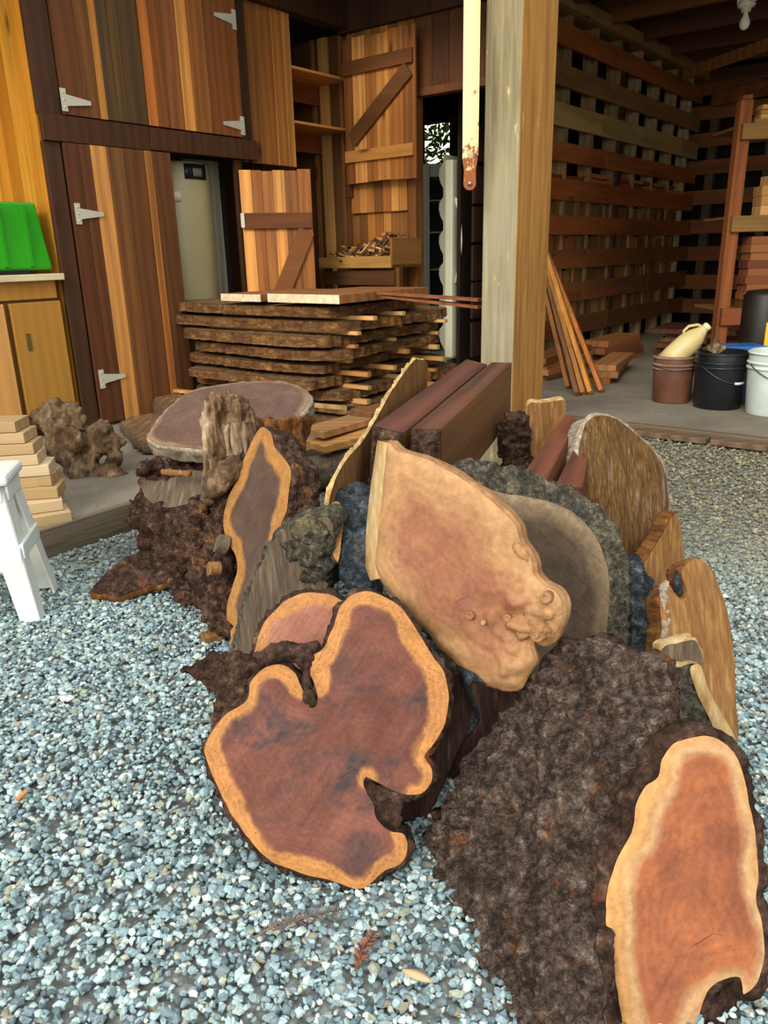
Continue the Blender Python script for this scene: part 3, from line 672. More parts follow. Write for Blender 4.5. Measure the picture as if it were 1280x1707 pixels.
# E: big grey round on the right behind D
plE = Pl(P(900, 1190, z=0), P(1010, 1165, z=0), P(870, 795, y=1.80))
oE = [(800,812),(830,820),(870,826),(915,836),(955,852),(985,880),(1005,915),(1015,955),(1018,1000),(1014,1045),(1010,1100),(970,1160),(900,1180),(830,1150),(790,1080),(770,980),(775,880)]
rE = lambda x, y, e: fb((x*10, y*10, 2), 4)*.004-.006*math.exp(-e/.02)
slab('weathered_round', 'big grey round with thick mossy bark and brushed brown face, behind the burl slab', 'wood slab', plE, oE, .13, M_FACE_E, M_BARKG,
     rim=.062, amp=.016, ns=24, step=.008, relief=rE, flute=.012)
bpy.context.view_layer.update(); tE = bpy.data.objects['weathered_round']
bark_lump('loose_side_bark', None, None, [(on(plE, [(1040,930),(1062,990),(1075,1060),(1080,1120)], -.05), [.03,.045,.055,.06])], .007, M_BARKBLUE, 26, .016, parent=tE, ridges=.015)
# F: fibrous slab behind E on the right
plF = Pl(P(1060, 1010, z=0), P(1150, 990, z=0), P(1010, 690, y=2.42))
oF = [(985,700),(1005,690),(1035,698),(1070,725),(1098,755),(1115,790),(1122,830),(1120,865),(1105,885),(1085,905),(1068,930),(1050,938),(1030,925),(1010,890),(990,850),(972,810),(968,770),(974,730)]
rF = lambda x, y, e: fb((x*14, y*5, 2), 4)*.008-.018*math.exp(-e/.03)
slab('fibrous_slab', 'rounded slab with rough stringy brown face and whitish left edge, right of the timber post', 'wood slab', plF, oF, .09, M_FUZZ, M_SIDEP, rim=.012, amp=.008, ns=20, relief=rF, facename='rough_face', sidename='raw_edge')
plG = Pl(P(1080, 1030, z=.0), P(1150, 1010, z=.0), P(1128, 860, y=2.16))
slab('yellow_board', 'smooth yellow-brown board end propped below the stringy brown slab', 'board', plG, [(1128,855),(1140,925),(1142,960),(1130,1000),(1090,1030),(1060,1015),(1062,960),(1095,905)], .05, M_TAN, M_ORSIDE, rim=.003, amp=.002, facename='sawn_face', sidename='raw_edge')
# H: tan slab with a notch
plH = Pl(P(1120, 1270, z=0), P(1225, 1248, z=0), P(1165, 932, y=1.63))
oH = [(1148,938),(1165,931),(1185,945),(1200,975),(1212,1010),(1222,1060),(1228,1110),(1230,1170),(1228,1246),(1170,1262),(1110,1270),(1100,1180),(1103,1090),(1104,1040),(1102,1000),(1110,985),(1118,975),(1128,992),(1140,998),(1146,985),(1140,965),(1138,950)]
tH = slab('notched_slab', 'tan slab with a dark notch near its rounded top, standing at the right edge of the heap', 'wood slab', plH, oH, .06, M_TAN, M_ORSIDE, rim=.004, amp=.004, facename='sawn_face', sidename='raw_edge', relief=bumpy(9, .003, .006))
bpy.context.view_layer.update()
bark_lump('bark_strip', 'pale papery bark along the left edge', None, [(on(plH, [(1106,975),(1104,1000),(1110,1030),(1106,1060),(1104,1090)], -.008), [.007,.011,.008,.009,.006]),
   (on(plH, [(1112,968),(1108,985)], .0), [.006,.008])], .0035, M_SIDEP, 60, .006, parent=tH)
bark_lump('notch_lining', 'blue-grey stained hollow', None, [(on(plH, [(1130,952),(1128,975),(1136,992)], -.016), [.007,.010,.008])], .0035, M_BARKBLUE, 60, .002, parent=tH)
bpy.data.objects['notched_slab']
# I: two small bark-backed offcuts in front of H
def chunk(name, label, pl, px, th, face, side, **k): return slab(name, label, 'offcut', pl, px, th, face, side, **k)
plI = Pl(P(1110, 1300, z=0), P(1215, 1280, z=0), P(1150, 1110, y=1.385))
slab('split_billet', 'split billet with grey bark face and yellow side, before the notched slab', 'offcut', plI, [(1112,1118),(1140,1114),(1165,1110),(1178,1150),(1200,1190),(1218,1225),(1220,1250),(1180,1290),(1130,1290),(1118,1230),(1112,1170)], .05, M_BARKG, M_RIMW, rim=.004, facename='bark', sidename='split_side', relief=bumpy(40, .006, .006), g=.006)
m = MB()
def quad_on(pl, pts, offs): return [pl.hit(x, y, o_) for (x, y), o_ in zip(pts, offs)]
plI2 = Pl(P(1100, 1130, y=1.40), P(1170, 1125, y=1.40), P(1150, 1068, y=1.415))
slab('small_wood_block', 'little bark-backed wood block perched on the split log billet', 'offcut', plI2, [(1103,1083),(1130,1073),(1160,1068),(1172,1105),(1150,1113),(1112,1122)], .045, M_GREYBR, M_RIMW, rim=.003, g=.006, facename='sawn_face', sidename='bark')
bpy.context.view_layer.update(); tI = bpy.data.objects['split_billet']; Mi = tI.matrix_world.inverted()
poly = catmull([tuple((Mi @ plI.hit(x, y))[:2]) for x, y in [(1148,1114),(1165,1108),(1180,1150),(1202,1190),(1222,1225),(1224,1250),(1204,1255),(1182,1200),(1162,1160)]], .006)
link('split_face', face_mesh(poly, .008, lambda x, y, e: .012-.008*math.exp(-e/.006)), M_RIMW, tI)
m = MB(); m.add(on(plI, [(1165,1110),(1178,1112),(1220,1222),(1214,1245),(1196,1190)], .006), [(0,1,2,3,4)]); 
# J: crusty bark slab
plJ = Pl(P(700, 1425, z=0.0), P(835, 1700, z=0.0), P(985, 1050, y=1.30))
print('J', [tuple(round(c, 3) for c in plJ.hit(*q)) for q in ((830,1690),(1020,1700),(990,1060),(700,1420),(1100,1150),(850,1150),(1030,1450))])
oJ = [(985,1052),(1020,1062),(1050,1080),(1080,1075),(1100,1095),(1104,1140),(1105,1180),(1090,1215),(1095,1240),(1060,1300),(1025,1350),(1000,1400),(985,1450),(980,1520),(985,1600),(1000,1700),(985,1760),(900,1775),(845,1720),(820,1670),(795,1610),(770,1560),(740,1520),(715,1480),(692,1440),(690,1400),(700,1365),(730,1330),(755,1290),(768,1250),(800,1215),(820,1185),(845,1155),(850,1130),(880,1110),(905,1075),(940,1060)]
def rJ(x, y, e):
    v = Vector((x*20, y*20, 1.5)); d = fb(v*1.0, 5)*.014
    d += (.5-noise.noise(Vector((x*38, y*38, 3)))**2*4)*.005
    vo = noise.voronoi(Vector((x*45, y*45, 0)))[0][0]; d += (.35-min(vo, .7))*.026
    return d+.028*(1-math.exp(-e/.05))-.02
slab('crusty_bark_slab', 'huge thick slab lying bark side up, crusty dark brown, between the two cut faces in front', 'wood slab', plJ, oJ, .04, M_BARKJ, M_BARK,
     g=.0045, step=.006, rim=.006, amp=.012, ns=40, relief=rJ, facename='bark', sidename='lower_bark', rough=.005)
# K: oval slab at bottom right
plK = Pl(P(1030, 1700, z=0.01), P(1245, 1690, z=0.01), P(1170, 1228, y=.985))
oK = [(1150,1232),(1175,1227),(1200,1234),(1225,1255),(1240,1290),(1250,1340),(1262,1400),(1266,1460),(1262,1500),(1272,1540),(1276,1590),(1265,1635),(1240,1660),(1235,1630),(1205,1635),(1180,1655),(1165,1700),(1160,1740),(1100,1760),(1050,1740),(1035,1690),(1028,1640),(1018,1600),(1012,1540),(1014,1480),(1030,1430),(1050,1395),(1058,1370),(1062,1340),(1075,1310),(1098,1295),(1105,1265),(1125,1240)]
tK = slab('oval_redwood_slab', 'oval redwood slab with tan border and glowing orange heart at the right front', 'wood slab', plK, oK, .06, M_FACE_K, M_BARK,
     g=.008, step=.006, rim=.014, amp=.010, ns=40, flute=.006, relief=bumpy(10, .003, .003))
bpy.context.view_layer.update()
bark_lump('bark_flake', None, None, [(on(plK, [(1100,1300),(1075,1330),(1058,1370),(1045,1410),(1020,1450)], -.03), [.014,.020,.022,.020,.016]), (on(plK, [(1130,1245),(1105,1275),(1095,1300)], -.03), [.016,.020,.018])], .005, M_BARK, 45, .012, parent=tK)
# ------------------------------------------------------------------ stump group on the left
plL = Pl(P(250, 742, y=2.62), P(440, 765, y=2.52), P(400, 636, y=2.98))
oL = [(248,722),(262,700),(285,675),(310,655),(335,645),(380,638),(440,634),(480,637),(508,650),(515,665),(498,690),(470,715),(440,735),(445,752),(400,752),(340,747),(290,742),(255,735)]
slab('table_round', 'flat round slab with brown top and pale chipped edge, laid level over the root stump', 'wood slab', plL, oL, .075, M_TOP, M_SIDEP, rim=.010, amp=.006, ns=26, flute=.008, dirv=(.0, .25), relief=bumpy(8, .002, .004), sidename='raw_edge')
# root slab: orange bordered cut face with dark gnarled root bark on its left
plR = Pl(P(400, 1090, z=.02), P(330, 1010, z=.06), P(440, 715, y=2.22))
oR = [(438,712),(452,722),(458,745),(475,765),(485,785),(482,815),(478,850),(470,870),(462,895),(450,930),(438,960),(430,1000),(415,1040),(400,1075),(388,1085),(380,1050),(378,1010),(385,985),(395,950),(392,925),(378,900),(372,870),(380,830),(395,800),(405,770),(418,740),(428,720)]
tR = slab('root_slab', 'tall root slab with orange rimmed dark cut face and shaggy purple-brown bark on its left', 'wood slab', plR, oR, .10, M_FACE_ROOT, M_ROOT, rim=.006, amp=.010, ns=40, g=.008, flute=.008)
bpy.context.view_layer.update()
o_ = -.05
bark_lump('gnarled_roots', None, None, [
  (on(plR, [(400,800),(385,850),(370,900),(375,960),(380,1020),(375,1050)], o_), [.035,.05,.055,.055,.045,.02]),
  (on(plR, [(340,840),(335,890),(320,930),(305,960),(315,1000)], o_), [.045,.06,.055,.045,.03]),
  (on(plR, [(300,900),(293,950),(300,990),(318,1005)], -.02), [.03,.032,.026,.012]),
  (on(plR, [(345,920),(340,970),(355,1010),(372,1045),(390,1055)], -.01), [.045,.05,.042,.032,.018]),
  (on(plR, [(395,760),(370,800),(350,850)], o_-.02), [.03,.04,.045])], .0065, M_ROOT, 32, .018, parent=tR, ridges=.016)
def disc(pl, px, py, rx, parent, mat, tilt, name, off):
    Mi = parent.matrix_world.inverted(); c = Mi @ pl.hit(px, py, off); q = MB()
    M = TR(c) @ Matrix.Rotation(tilt[0], 4, 'X') @ Matrix.Rotation(tilt[1], 4, 'Y')
    pts = [(rx*(1+.12*math.sin(3*t+px))*math.cos(t), rx*.85*(1+.1*math.cos(2*t))*math.sin(t)) for t in np.linspace(0, 2*math.pi, 28, endpoint=False)]
    q.prism(pts, -.03, .0, M); return q.build(name, mat, parent)
disc(plR, 348, 948, .026, tR, M_TAN, (.1, -.3), 'cut_knot', .052); disc(plR, 362, 905, .034, tR, M_GREYBR, (-.2, -.3), 'cut_knot', .028)
# lower burl with a flat cut below the table round
plS = Pl(P(235, 845, y=2.50), P(345, 850, y=2.45), P(290, 790, y=2.62))
tS = slab('root_burl', 'knobbly root burl with a flat cut top, holding up the level round slab', 'stump', plS, [(246,788),(280,785),(330,785),(350,800),(345,832),(315,840),(285,846),(262,843),(245,832),(236,812)], .06, M_GREYBR, M_ROOT, rim=.02, amp=.02, ns=22, facename='cut_top')
bpy.context.view_layer.update()
G = lambda x, y, yy: P(x, y, y=yy)
bark_lump('root_mass', None, None, [
  ([G(240,775,2.58), G(262,785,2.62), G(285,792,2.64), G(340,805,2.66)], [.030,.035,.035,.04]), ([G(233,855,2.55), G(250,870,2.55), G(290,880,2.5), G(340,880,2.45)], [.04,.06,.07,.08]),
  ([G(235,885,2.55), G(270,905,2.5), G(310,900,2.42)], [.025,.045,.05]), ([G(300,800,2.85), G(360,830,2.75), G(420,800,2.75)], [.12,.14,.14]),
  ([G(330,760,2.72), G(400,780,2.75), G(450,800,2.75)], [.07,.09,.10]), ([G(290,850,2.8), G(300,905,2.78)], [.14,.14]), ([G(400,850,2.8), G(410,920,2.75)], [.12,.10]), ([G(240,830,2.66), G(245,880,2.64)], [.06,.05])],
  .009, M_ROOT, 20, .032, parent=tS, ridges=.02)
bark_lump('orange_chip', None, None, [([G(268,787,2.52), G(318,790,2.50)], [.012,.012])], .005, M_TAN, 40, .003, parent=tS)
# curved buttress below the round's right side
bark_lump('buttress_wood', 'smooth curved brown buttress under the right side of the level round slab', 'stump', [([G(470,700,2.75), G(475,750,2.72), G(485,800,2.6), G(510,845,2.5)], [.09,.075,.05,.04]),
   ([G(495,690,2.85), G(490,740,2.8), G(500,800,2.65)], [.06,.05,.04]), ([G(455,720,2.62), G(462,780,2.55)], [.06,.04])], .008, M_ORSIDE, 16, .014, ridges=.010)
# driftwood chunk
bark_lump('driftwood_chunk', 'upright pale weathered driftwood chunk in front of the level round slab', 'driftwood', [
  ([G(385,672,2.36), G(370,710,2.34), G(365,750,2.32), G(355,800,2.30)], [.035,.06,.05,.03]), ([G(355,675,2.30), G(350,710,2.28), G(358,750,2.27), G(366,775,2.27)], [.03,.032,.022,.014]),
  ([G(372,668,2.32), G(395,690,2.36), G(418,715,2.38), G(430,730,2.40)], [.035,.055,.04,.015]), ([G(395,700,2.34), G(395,750,2.33), G(380,780,2.32)], [.055,.05,.035]),
  ([G(365,665,2.31), G(350,690,2.29)], [.03,.028])], .005, M_DRIFT, 15, .007, ridges=.030, rdir=(2.6, 2.6, .22))
bark_lump('broken_branch_end', 'short broken tan branch end under the pale driftwood chunk', 'branch', [([G(400,770,2.25), G(375,790,2.22), G(352,815,2.22), G(345,835,2.25)], [.03,.04,.035,.02])], .005, M_DRIFTG, 26, .010, ridges=.008)
# M: grey slab leaning between root slab and half round, with mossy bark
plM = Pl(P(395, 1105, z=.0), P(440, 1110, z=.0), P(500, 870, y=1.80))
oM = [(515,868),(545,862),(556,880),(545,905),(558,930),(552,950),(540,985),(500,990),(460,1020),(438,1060),(425,1100),(392,1098),(398,1050),(412,1000),(430,950),(455,905),(480,878)]
tM = slab('mossy_grey_slab', 'long grey-brown slab crowned with mossy bark, between the root slab and the small pinkish slice', 'wood slab', plM, oM, .08, M_GREYBR, M_BARKG, rim=.010, amp=.01, ns=30, facename='sawn_face')
bpy.context.view_layer.update()
bark_lump('mossy_crown', None, None, [(on(plM, [(490,885),(515,880),(540,890),(535,915)], 0), [.03,.035,.03,.03]), (on(plM, [(500,915),(525,930),(545,940),(530,960)], 0), [.03,.036,.03,.028]), (on(plM, [(480,900),(495,930)], -.01), [.02,.025]), (on(plM, [(505,955),(530,968)], -.012), [.022,.022])], .006, M_BARKG, 34, .012, parent=tM)
# blue-grey burl
plN = Pl(P(560, 985, y=1.72), P(612, 985, y=1.70), P(590, 800, y=1.93))
tN = slab('charred_blue_slab', 'blue-black charred slab with a reddish cut, peeking out left of the pale burl slab', 'wood slab', plN, [(545,835),(565,820),(590,805),(612,812),(616,860),(614,920),(612,975),(585,975),(566,950),(570,900),(550,870)], .12, M_BARKBLUE, M_BARKBLUE, rim=.006, amp=.006, facename='charred_face', relief=bumpy(18, .012), g=.006)
bpy.context.view_layer.update()
q = slab_face = [Mi for Mi in [tN.matrix_world.inverted()]][0]
poly = catmull([tuple((q @ plN.hit(x, y))[:2]) for x, y in [(545,850),(565,840),(575,860),(572,900),(566,940),(552,915),(540,880)]], .006)
link('red_cut', face_mesh(poly, .008, lambda x, y, e: .014+.0*e), M_FACE_ROOT, tN)
bark_lump('fallen_bark_scrap', 'reddish-brown bark scrap on the gravel between the curved buttress and the blue-black charred slab', 'bark piece', [([G(500,860,2.0), G(520,850,2.02), G(532,870,1.98), (-.22,1.98,.14)], [.02,.025,.02,.03]), ([G(475,885,1.98), G(500,868,2.0)], [.02,.02])], .006, M_ROOT, 34, .01)
# N: two thick timbers, ends toward us, and the pale flitch left of them
def timber(name, label, e0, e1, e2, e3, yn, far, tint, bark=True):
    """e0..e3: near end corners (bl, br, tr, tl) at depth yn; far: length vector"""
    pts = [P(x, y, y=yn) for x, y in (e0, e1, e2, e3)]; c = pts[0]
    RZ = Matrix.Rotation(math.atan2(-far[0], far[1]), 4, 'Z'); RI = RZ.inverted(); far = RI @ Vector(far); pts = [RI @ (p-c)+c for p in pts]
    t = thing(name, label, 'timber', TR(c) @ RZ); m = MB(); vs = [p-c for p in pts]+[p-c+Vector(far) for p in pts]
    m.add(vs, [(7,6,5,4),(0,4,5,1),(2,6,7,3)], lin(tint)); m.add(vs, [(1,5,6,2),(3,7,4,0)], lin('6e4c2a')); m.build('timber_body', M_REDBEAM, t)
    k = 16; j = 24; em = MB(); g_ = []
    for a in range(j+1):
        for b in range(k+1):
            u = b/k; v = a/j; p = (vs[0]*(1-u)+vs[1]*u)*(1-v)+(vs[3]*(1-u)+vs[2]*u)*v
            edge_ = min(u, 1-u, v, 1-v); d = .004+(fb((p.x*40, p.y*40, p.z*40), 4)*.018+.012)*min(1, edge_*10)
            g_.append(p-Vector(far).normalized()*d)
    em.add(g_, [(a*(k+1)+b, a*(k+1)+b+1, (a+1)*(k+1)+b+1, (a+1)*(k+1)+b) for a in range(j) for b in range(k)], smooth=True)
    em.build('bark_end', M_BARK, t); return t
far = Vector((.36, 1.02, .035))
timber('thick_timber', 'thick dark-red timber with bark end nearest the post, beside its twin', (680,840), (735,850), (735,716), (686,715), 2.05, far, '573624')
timber('thick_timber', 'thick dark-red timber left of its twin, bark end above the pale burl slab point', (612,850), (672,850), (672,722), (622,710), 2.05, far*1.02, '5a3626')
p0 = P(622, 712, y=2.06)+Vector((-.035, 0, 0)); plO = Pl(p0, p0+Vector((.31, .95, 0)), p0+Vector((-.05, .02, -.5)))
slab('pale_flitch', 'thin pale flitch with wavy bark edge sticking up behind the dark-red timbers', 'wood slab', plO, [(550,845),(560,800),(580,765),(606,735),(630,695),(655,650),(690,602),(700,600),(712,605),(712,640),(700,675),(660,720),(640,760),(612,800),(575,845)], .012, M_TAN, M_RIMW, rim=.003, amp=.008, ns=40, facename='sawn_face', sidename='raw_edge')
# O: bark slab with orange end, two timbers right of the post
plO2 = Pl(P(850, 850, z=.12), P(930, 850, z=.12), P(890, 672, y=2.72))
slab('bark_edged_plank', 'short upright plank with flaky bark side and bright yellow face, right of the post', 'wood slab', plO2, [(880,676),(905,672),(940,668),(942,690),(935,740),(915,790),(880,800),(878,740)], .05, M_TAN, M_RIMW, rim=.002, amp=.002, facename='sawn_face', sidename='raw_edge')
bpy.context.view_layer.update()
tO = bpy.data.objects['bark_edged_plank']
bark_lump('bark', None, None, [(on(plO2, [(862,690),(858,730),(862,780),(858,830)], .0), [.046,.055,.057,.05]), (on(plO2, [(848,700),(848,760)], -.02), [.04,.045])], .006, M_BARK, 26, .008, parent=tO, ridges=.02, rdir=(1.6, 1.6, .5))
def timber_px(label, n0, n1, n2, n3, yn, far, tint):
    pts = [P(x, y, y=yn_) for (x, y), yn_ in zip((n0, n1, n2, n3), yn)]; c = pts[0]
    w_ = pts[3]-pts[0]; RZ = Matrix.Rotation(math.atan2(-w_.x, w_.y), 4, 'Z'); RI = RZ.inverted(); far = RI @ Vector(far); pts = [RI @ (p-c)+c for p in pts]
    t = thing('red_timber', label, 'timber', TR(c) @ RZ); m = MB()
    vs = [p-c for p in pts]+[p-c+Vector(far) for p in pts]
    m.add(vs, [(0,1,2,3),(7,6,5,4),(0,4,5,1),(1,5,6,2),(2,6,7,3),(3,7,4,0)], lin(tint)); m.build('timber_body', M_REDBEAM, t, bevel=.004); return t
# their broad red upper faces slope towards us: corner order near-left, near-right, far-right, far-left; thickness goes down and back
timber_px('reddish timber leaning between the flaky bark plank and the stringy brown slab', (868,793), (909,803), (963,699), (942,690), (2.05,2.05,2.62,2.62), (.022,.03,-.10), '5c3826')
timber_px('second reddish timber, lower and mostly hidden by the stringy brown slab', (925,808), (972,812), (985,735), (970,722), (2.1,2.1,2.5,2.5), (.02,.04,-.12), '583424')
# Q: bark slab on the gravel left, small block
plQ = Pl(P(150, 990, z=.03), P(270, 965, z=.05), P(230, 912, z=.10))
slab('flat_bark_piece', 'flat dark bark piece lying on the gravel left of the root slab', 'bark piece', plQ, [(150,984),(170,958),(205,930),(240,915),(290,912),(300,950),(285,966),(240,976),(200,992),(175,988)], .03, M_BARKG if False else M_BARK, M_ORSIDE, rim=.003, amp=.004, relief=bumpy(26, .010, .006), g=.007, facename='bark', sidename='broken_edge')
m = MB(); m.box((-.03, -.022, 0), (.03, .022, .022), lin('8d7355')); cq = P(355, 1066, z=0)
tag(m.build('wood_block', M_TAN, M=TR(cq) @ Matrix.Rotation(.5, 4, 'Z'), bevel=.002), 'little sawn block on the gravel below the root slab', 'offcut')
bark_lump('lower_bark', None, None, [(on(plK, [(1170,1700),(1185,1670),(1215,1650),(1238,1655)], -.035), [.03,.030,.026,.016]), (on(plK, [(1180,1720),(1215,1690)], -.04), [.03,.028])], .005, M_BARK, 45, .012, parent=tK)
# ------------------------------------------------------------------ timber stack on stickers
M_LIVE = m_bark('live_edge_slab_side', ['402b1c', '6a482c', '8f663c', 'b48a54'], 20, (1, 1, 2.6), bump=.45, bd=.005, spot='b87b3a', spotamt=.5)
M_SLABTOP = m_bark('dusty_slab_top', ['5c4230', '806040', '9a7852', 'b8966c'], 9, (4, .8, 2), bump=.3, bd=.003)
def horiz(z): return Pl((0, 0, z), (1, 0, z), (0, 1, z))
def flat_slab(name, label, cat, poly_ab, z, th, mtop, mside, group=None, seed=0, rim=.002, amp=.004, parts=('sawn_top', 'live_edge')):
    pts = [tuple((MB4 @ Vector((a, b, 0)))[:2]) for a, b in poly_ab]
    pl = Pl((0, 0, z), (1, 0, z), (0, 1, z)); pl.ex = Vector((1, 0, 0)); pl.ey = Vector((0, 1, 0)); pl.n = Vector((0, 0, 1))
    return slab(name, label, cat, pl, pts, th, mtop, mside, group, g=.05, step=.016, rough=.020, rim=rim, amp=amp, ns=16, facename=parts[0], sidename=parts[1], local=True, seed=seed, flute=.004)
sa0, sb0 = 3.10, 2.76; z = .10; rs = random.Random(3); lay = 0
ztop = P(590, 497, y=4.05).z
NL = 9; dz = (ztop-.03-.12)/NL
wh = ['bottom', 'second', 'third', 'fourth', 'fifth', 'sixth', 'seventh', 'eighth', 'ninth', 'tenth']
M_STICK = m_wood('sticker_wood', 0, knots=False, contrast=.3)
for k in range(NL):
    zb = .12+k*dz; th = dz*rs.uniform(.62, .74); top = zb+th
    ja = rs.uniform(-.08, .14); jb = rs.uniform(-.04, .14); la = rs.uniform(.98, 1.30) if k < 8 else 1.0; lb = rs.uniform(1.05, 1.48)
    if k == 8: la = .9; lb = 1.40; jb = .05
    c = rs.uniform(.02, .2)
    poly = [(sa0+ja+c, sb0+jb), (sa0+ja+la*.5, sb0+jb+rs.uniform(-.02, .05)), (sa0+ja+la, sb0+jb+rs.uniform(0, .12)), (sa0+ja+la+.02, sb0+jb+lb*.5),
            (sa0+ja+la-.05, sb0+jb+lb), (sa0+ja+la*.5, sb0+jb+lb+.03), (sa0+ja+.08, sb0+jb+lb+rs.uniform(-.05, .08)), (sa0+ja+rs.uniform(-.02, .06), sb0+jb+lb*.72), (sa0+ja+rs.uniform(-.03, .03), sb0+jb+lb*.4), (sa0+ja-.01, sb0+jb+rs.uniform(.05, .2))]
    flat_slab('stacked_slab', 'wide live-edge slab, %s from the floor in the tall stack with spacer sticks' % wh[k], 'wood slab', poly, top, th, M_SLABTOP, M_LIVE, 'slabs stacked with spacer sticks', seed=k*3.3)
    if k < NL-1:
        for s_, aa in enumerate((sa0+.22+rs.uniform(-.06, .08), sa0+.62+rs.uniform(-.1, .1), sa0+.98+rs.uniform(-.06, .04))):
            m = MB(); h_ = dz-th-.001; o1 = rs.uniform(-.13, .06); m.box((-.5*.035, sb0-.0+o1, 0), (.5*.035, sb0+1.2+o1, h_), lin(rs.choice(['b98a52', 'c79a62', 'a8743f', '9d6b42'])))
            tag(m.build('spacer_stick', M_WY, M=MB4 @ TR((aa, 0, top+.0005)), bevel=.001), '%s spacer stick between the %s and %s slabs of the tall stack' % (('nearest', 'middle', 'farthest')[s_], wh[k], wh[k+1]), 'spacer', 'spacer sticks in the slab stack')
zt = .12+NL*dz
M_CREAM = m_plain('cream_cut_edge', 'e2d6b8', .7, dirt='b89b6a', dscale=30)
def top_piece(label, a0_, a1_, b0_, b1_, th):
    pts = [MB4 @ Vector((q, r_, zt+th)) for q, r_ in ((a0_, b1_), (a0_-.02, b0_), (a1_, b0_+.03), (a1_, b1_))]; c = pts[0]-Vector((0, 0, th)); t = thing('short_slab', label, 'wood slab', TR(c), 'pale ended slabs on the stack')
    m = MB(); u = [p-c for p in pts]; l_ = [p-c-Vector((0, 0, th)) for p in pts]
    m.add(l_+u, [(0,3,2,1),(4,5,6,7),(1,2,6,5),(2,3,7,6),(3,0,4,7)], lin('8a5c34')); m.build('slab_body', M_WX, t, bevel=.002)
    q = MB(); d = (u[1]-u[0]).normalized().cross(Vector((0, 0, 1)))*.003
    q.add([l_[0]+d, l_[1]+d, u[1]+d, u[0]+d, l_[0]-d, l_[1]-d, u[1]-d, u[0]-d], [(0,1,2,3),(7,6,5,4),(0,4,5,1),(1,5,6,2),(2,6,7,3),(3,7,4,0)]); q.build('pale_sawn_end', M_CREAM, t); return t
top_piece('short slab with cream sawn end on top of the stack, nearer the water heater', 3.13, 3.75, 3.27, 3.62, .04)
top_piece('short slab with cream sawn end on top of the stack, at its near corner', 3.12, 3.95, 2.68, 3.22, .045)
# thin boards sticking out from the stack towards the post
for k, (p0, p1, lab) in enumerate((((632,488), (800,500), 'upper'), ((640,494), (800,512), 'lower'))):
    q0, q1 = P(*p0, y=4.3), P(*p1, y=3.95); m = MB(); c = q0.copy(); m.beam((0, 0, 0), q1-c, .05, .014, tint=lin('7a4a2a'))
    tag(m.build('thin_board', M_WX, M=TR(c)), '%s thin reddish board reaching from the stack top toward the post' % lab, 'board', 'thin boards beside the stack')
# slabs and sticks on the floor left of the stack
for k, (poly, lab) in enumerate(([[(205,700),(260,688),(330,690),(340,715),(250,740),(210,715)], 'low dark slab on the floor right of the driftwood root'], [[(258,655),(300,650),(340,660),(330,690),(268,680)], 'low slab on the floor behind the level round slab'])):
    z_ = .16+k*.06
    q = [Q(x, y, z=z_) for x, y in poly]; flat_slab('floor_slab', lab, 'wood slab', [(v.x, v.y) for v in q], z_, .05+.05*k, M_SLABTOP, M_GREYBR, 'slabs lying left of the stack', seed=60+k)
m = MB(); q0, q1 = P(266, 648, z=.24), P(330, 655, z=.24); m.beam((0, 0, 0), q1-q0, .03, .02, tint=lin('c08a50')); tag(m.build('wooden_stick', M_WX, M=TR(q0)), 'light stick poking out left of the level round slab', 'stick')
m = MB(); q0, q1 = P(520, 675, y=3.85), P(575, 680, y=4.0); q2 = P(640, 690, y=4.2); m.beam((0, 0, 0), q1-q0, .028, .022, tint=lin('caa06a')); m.beam(q1-q0, q2-q0, .027, .021, tint=lin('2c2a28'))
tag(m.build('painted_stick', M_WX, M=TR(q0)), 'stick with pale end and black painted length in front of the tall stack', 'stick')
# small offcut slabs low in front of the stack, behind the heap
for k, (p0, p1, yy) in enumerate((((520,722),(600,700),3.55),((525,745),(640,715),3.5),((600,690),(700,672),3.85))):
    a_, b_ = P(*p0, y=yy), P(*p1, y=yy+.25); m = MB(); m.beam((0, 0, 0), b_-a_, .16, .035, tint=lin(['8a6a42', 'a47c48', '6e4c2e'][k]))
    tag(m.build('low_plank', M_WX, M=TR(a_), bevel=.004), ['tan plank sloping up from the gravel in front of the stack', 'longest tan plank in front of the stack, lowest of them', 'brown plank end behind the pale flitch, in front of the stack'][k], 'plank', 'planks at the foot of the stack')
l0, l1 = P(500, 790, y=3.45), P(680, 790, y=3.72); l0.z = l1.z = .075
bark_lump('fallen_log', 'dark log lying on the gravel under the tan planks in front of the stack', 'log', [([l0, (l0+l1)/2, l1], [.085, .092, .085])], .01, M_GREYBR, 14, .008)
# ------------------------------------------------------------------ driftwood root on the slab
cD = P(135, 790, z=.1)
g_ = lambda x, y, d=0: P(x, y, y=cD.y+d)
dr = bark_lump('driftwood_root', 'twisted grey driftwood root standing on the concrete beside the lumber pile', 'driftwood', [
  ([g_(135,815), g_(140,780), g_(128,745), g_(110,720)], [.07,.09,.085,.07]), ([g_(120,735), g_(95,715), g_(75,695), g_(68,680)], [.07,.06,.05,.035]),
  ([g_(80,690), g_(92,672), g_(100,668)], [.035,.03,.018]), ([g_(90,690), g_(120,690), g_(140,705)], [.05,.04,.03]), ([g_(140,760), g_(165,735), g_(175,710), g_(172,700)], [.07,.055,.04,.025]),
  ([g_(160,735), g_(185,730), g_(203,742)], [.05,.04,.02]), ([g_(165,745), g_(185,745), g_(190,765), g_(175,780)], [.045,.04,.03,.02]), ([g_(85,720), g_(95,745), g_(115,760)], [.035,.04,.05]),
  ([g_(150,780), g_(170,795,-.03), g_(200,790,-.04), (g_(205,800,-.04))], [.05,.045,.04,.03])], .009, M_DRIFTG, 9, .030, ridges=.030, rdir=(2.2, 2.2, .6))
